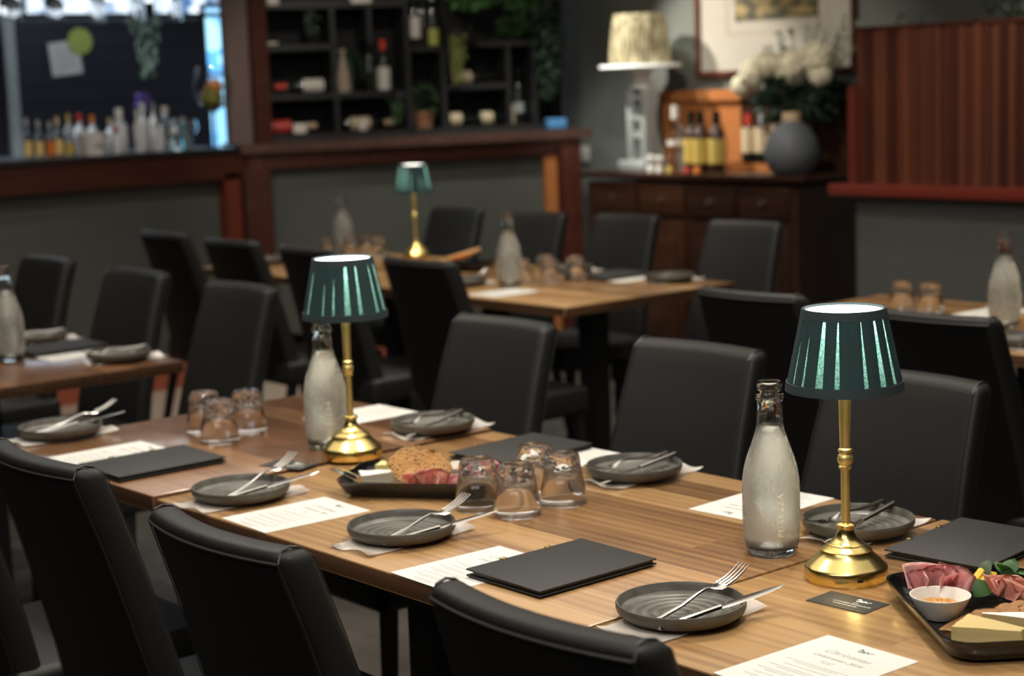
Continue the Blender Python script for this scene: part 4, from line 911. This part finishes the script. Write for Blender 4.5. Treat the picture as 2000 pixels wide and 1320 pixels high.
# ------------------------------------------------------------------ menus, folders, cards
def strokes(bm, pts, r=.0003):
    for a, b in zip(pts, pts[1:]):
        a, b = Vector(a), Vector(b); d = b-a; L = d.length; c = (a+b)/2
        bx(bm, (c.x, c.y, .0), (L+.0006, r*2, .0002), rz=math.atan2(d.y, d.x))
EMB = [[(-9, 3), (-6, 4), (-3, 2), (-5, 0), (-7, -1)], [(-8, 6), (-5, 5), (-3, 2)], [(-3, 2), (0, 1), (2, 3), (5, 0), (8, 1), (10, 2.5)], [(0, 1), (-2, -2), (1, -2), (3, 0)], [(-6, -3), (-3, -2), (0, 1)], [(4, 0), (6, -2)]]
def emblem(bm, cx, cy, s, r):
    for line in EMB: strokes(bm, [(cx+x*s, cy+y*s, 0) for x, y in line], r)
def make_menu():
    t = thing('printed_menu', '', 'menu', (0, 0, 0), 0, 'white printed menu sheets')
    box_obj('sheet', (0, 0, .0004), (.148, .21, .0006), 'paper', t)
    bm = bmesh.new(); emblem(bm, .006, .083, .0013, .0005); o = finish('emblem', bm, 'ink', t, smooth=False); o.location.z = .0009
    text_mesh('Christmas', .017, 'ink_soft', 'printed_title', t, (0, .052, .0008), shear=.5, spacing=1.05)
    text_mesh('Celebration 2024', .011, 'ink_soft', 'printed_title', t, (0, .034, .0008), shear=.5)
    bm = bmesh.new(); rnd = random.Random(3)
    def line(y, w2, h=.0011):
        x = -w2
        while x < w2:
            L = rnd.uniform(.004, .011); L = min(L, w2-x); bx(bm, (x+L/2, y, .0009), (L, h, .0002)); x += L+.0013
    line(.022, .011); line(.017, .008)
    y = .002
    for blk in ((2, .05), (1, .04), (2, .052), (2, .055), (1, .045), (2, .05), (2, .03)):
        for i in range(blk[0]): line(y, blk[1]*(1 if i == 0 else .7)); y -= .0058
        y -= .006
    finish('printed_lines', bm, 'ink_soft', t, smooth=False)
    return t
menu0 = make_menu()
for k, (x, y, z, rz, txt) in enumerate([
    (-1.368, 1.624, .75, -.035, 'white printed menu at the bottom edge, nearest the camera'),
    (-2.525, 1.627, .75, -.04, 'whole white printed menu on the near side between two plates'),
    (-2.030, 1.622, .75, -.03, 'white menu partly hidden under the black folder'),
    (-1.975, 2.208, .75, PI+.06, 'white menu behind the front water bottle'),
    (-2.500, 2.228, .75, PI+.02, 'white menu beside the far black folder, right of the tumblers'),
    (-3.165, 2.222, .756, PI, 'white menu on the far side right of the second lamp'),
    (-3.225, 1.645, .756, 0, 'white menu sticking out from the folder on the dark left section'),
    (-4.62, 2.26, .75, PI, 'white menu under the folder on the left table'),
    (-5.12, 2.27, .75, PI, 'white menu behind the water bottle on the left table'),
    (-4.66, 3.90, .75, 0, 'white menu at the front corner of the middle-distance table'),
    (-4.60, 4.44, .75, PI, 'white menu right of the distant folder'),
    (-3.02, 4.40, .75, PI, 'white menu left of the bottle on the right table')]):
    if k == 0: menu0.location = (x, y, z); menu0.rotation_euler.z = rz; menu0['label'] = txt
    else: dup(menu0, (x, y, z), rz, txt)
def make_folder():
    t = thing('menu_folder', '', 'folder', (0, 0, 0), 0, 'black menu folders')
    box_obj('cover', (0, 0, .0035), (.166, .234, .0028), 'black_board', t, .001); 
    o = box_obj('cover', (0, 0, 0), (.166, .234, .0028), 'black_board', t, .001); o.location = (0, 0, .0115); o.rotation_euler.y = .012
    box_obj('inner_pages', (.004, 0, .0073), (.150, .225, .003), 'card_black', t)
    for y in (-.045, .045): 
        bm = bmesh.new(); bx(bm, (-.0815, y, .0095), (.007, .011, .0125), .0012); finish('corner_clip', bm, 'brass', t)
    return t
fold0 = make_folder()
for k, (x, y, z, rz, txt) in enumerate([
    (-1.917, 1.697, .7506, 0, 'closed black menu folder on the near side at centre, on top of a white menu'),
    (-1.545, 2.20, .7505, .12, 'black menu folder at the right edge beyond the food platter'),
    (-2.600, 2.205, .7505, .06, 'black menu folder behind the tumblers on the far side'),
    (-3.050, 1.640, .7566, .0, 'black menu folder on the dark left section of the main table'),
    (-4.735, 2.27, .7506, 0, 'black menu folder on the left table'),
    (-4.68, 4.44, .7506, 0, 'dark menu folder on the middle-distance table')]):
    if k == 0: fold0.location = (x, y, z); fold0.rotation_euler.z = rz; fold0['label'] = txt
    else: dup(fold0, (x, y, z), rz, txt)
def make_card():
    t = thing('business_card', '', 'card', (0, 0, 0), 0, 'black business cards')
    box_obj('card_stock', (0, 0, .0006), (.098, .058, .0009), 'card_black', t)
    bm = bmesh.new(); emblem(bm, .016, .0125, .0013, .0010); o = finish('emblem', bm, 'white_ink', t, smooth=False); o.location.z = .0012
    text_mesh('THE', .0045, 'white_ink', 'printed_text', t, (.012, .0005, .0011)); text_mesh('CORNER PADDOCK', .0068, 'white_ink', 'printed_text', t, (.010, -.0065, .0011))
    bm = bmesh.new(); rnd = random.Random(5); x = -.016
    while x < .020: L = rnd.uniform(.004, .008); bx(bm, (x+L/2, -.0125, .0012), (L, .0016, .0002)); x += L+.001
    finish('fine_print', bm, 'white_ink', t, smooth=False); return t
c0 = make_card(); c0.location = (-1.5105, 1.861, .7500); c0.rotation_euler.z = .05; c0['label'] = 'black business card with a white running emblem at the foot of the front lamp'
dup(c0, (-2.853, 1.826, .756), .35, 'black business card left of the second lamp base')

# ------------------------------------------------------------------ platters and food
def rrect(w2, h2, r, n=6):
    pts = []
    for cx, cy, a0 in ((w2-r, h2-r, 0), (-w2+r, h2-r, PI/2), (-w2+r, -h2+r, PI), (w2-r, -h2+r, 3*PI/2)):
        for i in range(n+1): a = a0+PI/2*i/n; pts.append((cx+r*math.cos(a), cy+r*math.sin(a)))
    return pts
def make_tray():
    bm = bmesh.new(); L = []
    for w2, h2, r, z in [(.138, .082, .03, 0), (.148, .092, .034, .006), (.160, .104, .038, .028), (.160, .104, .038, .031), (.1565, .1005, .036, .031), (.1565, .1005, .036, .028), (.144, .088, .032, .0075), (.136, .080, .03, .0055)]:
        L.append([bm.verts.new((x, y, z)) for x, y in rrect(w2, h2, r)])
    for a, b in zip(L, L[1:]):
        for i in range(len(a)): bm.faces.new((a[i], a[(i+1) % len(a)], b[(i+1) % len(a)], b[i]))
    bm.faces.new(L[0][::-1]); bm.faces.new(L[-1])
    return tag(finish('food_platter', bm, 'tray_black', None, angle=50), '', 'platter', 'black grazing platters')
tray0 = make_tray()
T2 = (-1.312, 1.907); A2 = math.atan2(-.607, .795)
T1 = (-2.500, 1.902); A1 = math.atan2(.53, .85)+.07
tray0.location = (*T2, .7502); tray0.rotation_euler.z = A2; tray0['label'] = 'black rectangular platter of cheese, ham and crackers at the lower right'
tr1 = dup(tray0, (*T1, .7502), A1, 'black rectangular platter of food behind the tumblers at centre'); tr1.scale = (.98, .90, 1)
tr3 = dup(tray0, (-5.42, 4.30, .7502), .35, 'small-looking black platter with bread sticks on a distant table', scale=(.9, .75, .9))
def folds(name, label, loc, m, sz=.03, seed=1, hgt=.9, rz=0):
    rnd = random.Random(seed); bm = bmesh.new()
    for k in range(8):      # crumpled rosette of thin slices
        a = rnd.uniform(0, 2*PI); rr = rnd.uniform(.15, .6)*sz; c = Vector((math.cos(a)*rr, math.sin(a)*rr*.7, sz*.35)); nu, nv = 12, 7; g = {}
        tl = rnd.uniform(-.6, .6); ph = rnd.uniform(0, 6); s2 = sz*rnd.uniform(.65, .95)
        rot = Matrix.Rotation(a+rnd.uniform(-.6, .6), 3, 'Z') @ Matrix.Rotation(tl, 3, 'X')
        for i in range(nu+1):
            for j in range(nv+1):
                u = -1+2*i/nu; v = j/nv
                p = Vector((u*s2*(.65+.35*v), math.sin(u*3.2+ph)*s2*.22*(.3+v), (v*.95-.15)*s2*hgt*(1-.25*u*u)))
                p = rot @ p + c; p.z = max(p.z, .002); g[i, j] = bm.verts.new(p)
        for i in range(nu):
            for j in range(nv): bm.faces.new((g[i, j], g[i+1, j], g[i+1, j+1], g[i, j+1]))
    bmesh.ops.solidify(bm, geom=bm.faces[:], thickness=.0012)
    o = finish(name, bm, m, None, angle=80); o.location = loc; o.rotation_euler.z = rz; return tag(o, label, 'meat')
def tl(T, A, lx, ly, z=.7567): return (T[0]+lx*math.cos(A)-ly*math.sin(A), T[1]+lx*math.sin(A)+ly*math.cos(A), z)
def bowl(label, loc, s=1):
    t = thing('dip_bowl', label, 'bowl', loc, 0, 'small white dip bowls'); bm = bmesh.new()
    lathe(bm, [(0, 0), (.022, 0), (.024, .002), (.0365, .026), (.037, .028), (.035, .028), (.022, .006), (0, .005)], 40); finish('bowl_body', bm, 'ceramic_white', t)
    bm = bmesh.new(); nr = 7; g = [[bm.verts.new((0, 0, .021))]]
    for r in range(1, nr+1):
        g.append([bm.verts.new((.026*r/nr*math.cos(2*PI*i/20), .026*r/nr*math.sin(2*PI*i/20), .021-.006*(r/nr)**2+random.uniform(-.0014, .0014))) for i in range(20)])
    for i in range(20): bm.faces.new((g[0][0], g[1][i], g[1][(i+1) % 20]))
    for r in range(1, nr):
        for i in range(20): bm.faces.new((g[r][i], g[r+1][i], g[r+1][(i+1) % 20], g[r][(i+1) % 20]))
    finish('relish', bm, 'relish', t); t.scale = (s, s, s); return t
def wedge(name, label, loc, rz, L, W0, H, m_top, m_side, cat='cheese'):
    bm = bmesh.new(); n = 8; top = []; bot = []
    pts = [(0, -W0/2)]+[(L*0+0, W0/2)]+[(L, .002), (L, -.002)]
    for x, y in pts: bot.append(bm.verts.new((x, y, 0))); top.append(bm.verts.new((x, y, H)))
    ft = bm.faces.new(top); bm.faces.new(bot[::-1])
    for i in range(4): f = bm.faces.new((bot[i], bot[(i+1) % 4], top[(i+1) % 4], top[i])); f.material_index = 1
    bmesh.ops.subdivide_edges(bm, edges=bm.edges[:], cuts=5, use_grid_fill=True)
    for v in bm.verts: v.co += Vector([random.uniform(-.0006, .0006) for _ in range(3)]); v.co.z = max(v.co.z, 0)
    o = finish(name, bm, [m_top, m_side], None, angle=50); o.location = loc; o.rotation_euler.z = rz; return tag(o, label, cat)
def cracker(label, loc, rot, w2=.03, h2=.022, m='cracker', seed=0, th=.003, group='crackers on the platters'):
    rnd = random.Random(seed); bm = bmesh.new(); n = 28; ph = rnd.uniform(0, 6)
    rim = [(w2*(1+.10*math.sin(3*a+ph)+.06*math.sin(7*a))*math.cos(a), h2*(1+.10*math.sin(2*a+ph))*math.sin(a)) for a in [2*PI*i/n for i in range(n)]]
    R1 = [[bm.verts.new((x*q, y*q, .002*math.sin(x*q*90+ph)+rnd.uniform(-.0005, .0005))) for x, y in rim] for q in (.3, .65, 1)]; c = bm.verts.new((0, 0, 0))
    for i in range(n):
        j = (i+1) % n; bm.faces.new((c, R1[0][i], R1[0][j]))
        for a, b in zip(R1, R1[1:]): bm.faces.new((a[i], b[i], b[j], a[j]))
    bmesh.ops.solidify(bm, geom=bm.faces[:], thickness=th)
    o = finish('cracker', bm, m, None, angle=60); o.location = loc; o.rotation_euler = rot; return tag(o, label, 'cracker', group)
# platter at lower right
ZB = .7567
folds('folded_ham', 'mound of folded pale pink ham at the left corner of the front platter', tl(T2, A2, -.100, -.040), 'ham', .042, 3, 1.15)
folds('prosciutto', 'folded reddish prosciutto behind the flat crackers on the front platter', tl(T2, A2, -.060, .040, .7600), 'prosciutto', .036, 8, 1.15)
bowl('small white bowl of orange relish on the front platter', tl(T2, A2, -.028, -.058), 1.08)
wedge('cheese_wedge', 'pale yellow hard cheese wedge at the near rim of the front platter', tl(T2, A2, .083, -.066), A2+math.radians(52), .105, .060, .030, 'cheese', 'cheese')
wedge('brie_wedge', 'white-rinded brie wedge beside the yellow cheese wedge', tl(T2, A2, .080, .074), A2-math.radians(108), .105, .050, .026, 'rind', 'brie_edge')
ORD = ['leftmost', 'second from the left', 'third from the left', 'fourth from the left', 'fifth from the left', 'rightmost']
for k, (lx, ly, z, a) in enumerate([(.022, -.040, .7625, 0), (.014, -.018, .7665, .12), (.018, .004, .7640, -.15), (.0, .020, .7690, .1), (-.004, .042, .7715, -.05), (-.010, .066, .7740, .2)]):
    cracker('flat golden cracker, '+ORD[k]+' of the overlapping fan on the front platter', tl(T2, A2, lx, ly, z), (.10, -.16, A2+PI/2+.32+a), .034, .017, 'cracker_plain', k)
for k, (lx, ly, z, txt) in enumerate([(-.098, .012, .772, 'left'), (-.112, .016, .779, 'top'), (-.108, .034, .774, 'right')]):
    bm = bmesh.new(); bx(bm, (0, 0, 0), (.058, .011, .009), .003, seg=3); o = finish('pickle_baton', bm, 'pickle_yellow', None); o.location = tl(T2, A2, lx, ly, z); o.rotation_euler = (.1, -.20, A2+math.radians(138)+.1*k); tag(o, txt+' one of the yellow pickle batons behind the relish bowl', 'pickle', 'yellow pickle batons')
def leafobj(label, loc, rot, s, m='leaf_bright'):
    bm = bmesh.new(); n = 8; rows = []
    for i in range(n+1):
        q = i/n; wd = s*.42*math.sin(PI*min(1, q*.95+.05))**.8; rows.append([bm.verts.new((q*s, k*wd, .12*s*math.sin(PI*q)-.10*s*abs(k))) for k in (-1, 0, 1)])
    for a, b in zip(rows, rows[1:]):
        for k in (0, 1): bm.faces.new((a[k], b[k], b[k+1], a[k+1]))
    bmesh.ops.solidify(bm, geom=bm.faces[:], thickness=.0008); o = finish('salad_leaf', bm, m, None); o.location = loc; o.rotation_euler = rot; return tag(o, label, 'leaf', 'green salad leaves on the front platter')
leafobj('flat dark green salad leaf lying in front of the pickle batons', tl(T2, A2, -.070, -.004, .774), (.5, -.15, A2+math.radians(136)), .046)
leafobj('small pale salad leaf standing against the rim of the front platter', tl(T2, A2, -.128, .030, .776), (0, -1.1, A2+PI/2+.5), .028, 'leaf_grey')
for k in range(9):
    leafobj('green salad leaf in the bunch at the back of the front platter', tl(T2, A2, -.135+.012*(k % 3), .058+.011*(k//3), .772+.005*(k % 3)), (random.uniform(-.5, .5), -.6+random.uniform(-.4, .4), k*.8), .030)
bm = bmesh.new(); tube(bm, [(0, 0, 0), (.06, 0, 0)], [.006, .0065], 14); bx(bm, (-.035, 0, -.001), (.075, .016, .0012)); o = finish('cheese_knife', bm, 'steel', None); o.location = tl(T2, A2, .150, .050, .7880); o.rotation_euler = (0, 0, A2-PI/2+.1); tag(o, 'steel cheese knife across the near rim of the front platter', 'knife')
# platter behind the tumblers
folds('prosciutto', 'folded pink-red prosciutto in front of the speckled crackers', tl(T1, A1, .000, -.040), 'prosciutto', .036, 12, 1.0)
folds('folded_ham', 'pink ham behind the leftmost tumbler on the centre platter', tl(T1, A1, .070, -.035), 'ham', .032, 22, .7)
folds('folded_ham', 'pink ham mound seen between the tumblers', tl(T1, A1, .108, .040), 'ham', .032, 25, 1.1)
bowl('small white dip bowl partly hidden by the tumblers', tl(T1, A1, .045, .048), 1.0)
wedge('brie_wedge', 'white-topped brie wedge on the centre platter', tl(T1, A1, -.128, -.018), A1+.42, .095, .046, .024, 'rind', 'brie')
wedge('cheese_slice', 'pale yellow cheese slice behind the brie on the centre platter', tl(T1, A1, -.115, .052), A1-.05, .080, .036, .028, 'butter', 'butter')
for k, (lx, ly, z, rot, w, h, txt) in enumerate([(-.042, .012, .793, (1.05, -.05, .90), 0.038, .034, 'front, tallest'), (-.012, .022, .789, (1.1, .15, .7), .036, .032, 'middle'), (.008, .004, .783, (1.0, .35, .8), .032, .028, 'right-hand'), (-.018, -.006, .776, (.8, -.1, 1.1), .032, .024, 'lowest')]):
    cracker(txt+' speckled seeded cracker of the upright stack on the centre platter', tl(T1, A1, lx, ly, z), rot, w, h, 'cracker', 20+k, .003, 'seeded crackers on the centre platter')
for k, (lx, ly) in enumerate([(-.058, -.052), (-.040, -.040)]):
    bm = bmesh.new(); bx(bm, (0, 0, 0), (.05, .016, .006), .002); o = finish('fruit_strip', bm, 'walnut_panel', None); o.location = tl(T1, A1, lx, ly, .763+.005*k); o.rotation_euler.z = A1-.3+.3*k; tag(o, ('front' if k == 0 else 'rear')+' dark brown fruit strip under the speckled crackers', 'fruit', 'dark fruit strips')
bm = bmesh.new(); tube(bm, [(0, 0, 0), (.008, 0, 0), (.060, 0, 0)], [.0062, .0070, .0055], 16); bx(bm, (.092, 0, 0), (.066, .018, .0014), .0004); o = finish('spreading_knife', bm, 'steel', None); o.location = (-2.517, 1.757, .7905); o.rotation_euler = (0, .02, math.radians(167)); tag(o, 'steel spreading knife resting on the left rim of the centre platter', 'knife')
for k in range(3):
    bm = bmesh.new(); tube(bm, [(-.07, 0, 0), (.07, 0, .004)], [.008, .008], 8); o = finish('bread_stick', bm, 'orange_peel' if k == 0 else 'cracker_plain', None); o.location = (-5.42+.01*k, 4.28+.02*k, .79+.008*k); o.rotation_euler = (0, -.22, .5+.25*k); tag(o, ['orange-brown', 'middle golden', 'top golden'][k]+' bread stick on the distant platter', 'bread', 'bread sticks on the distant platter')
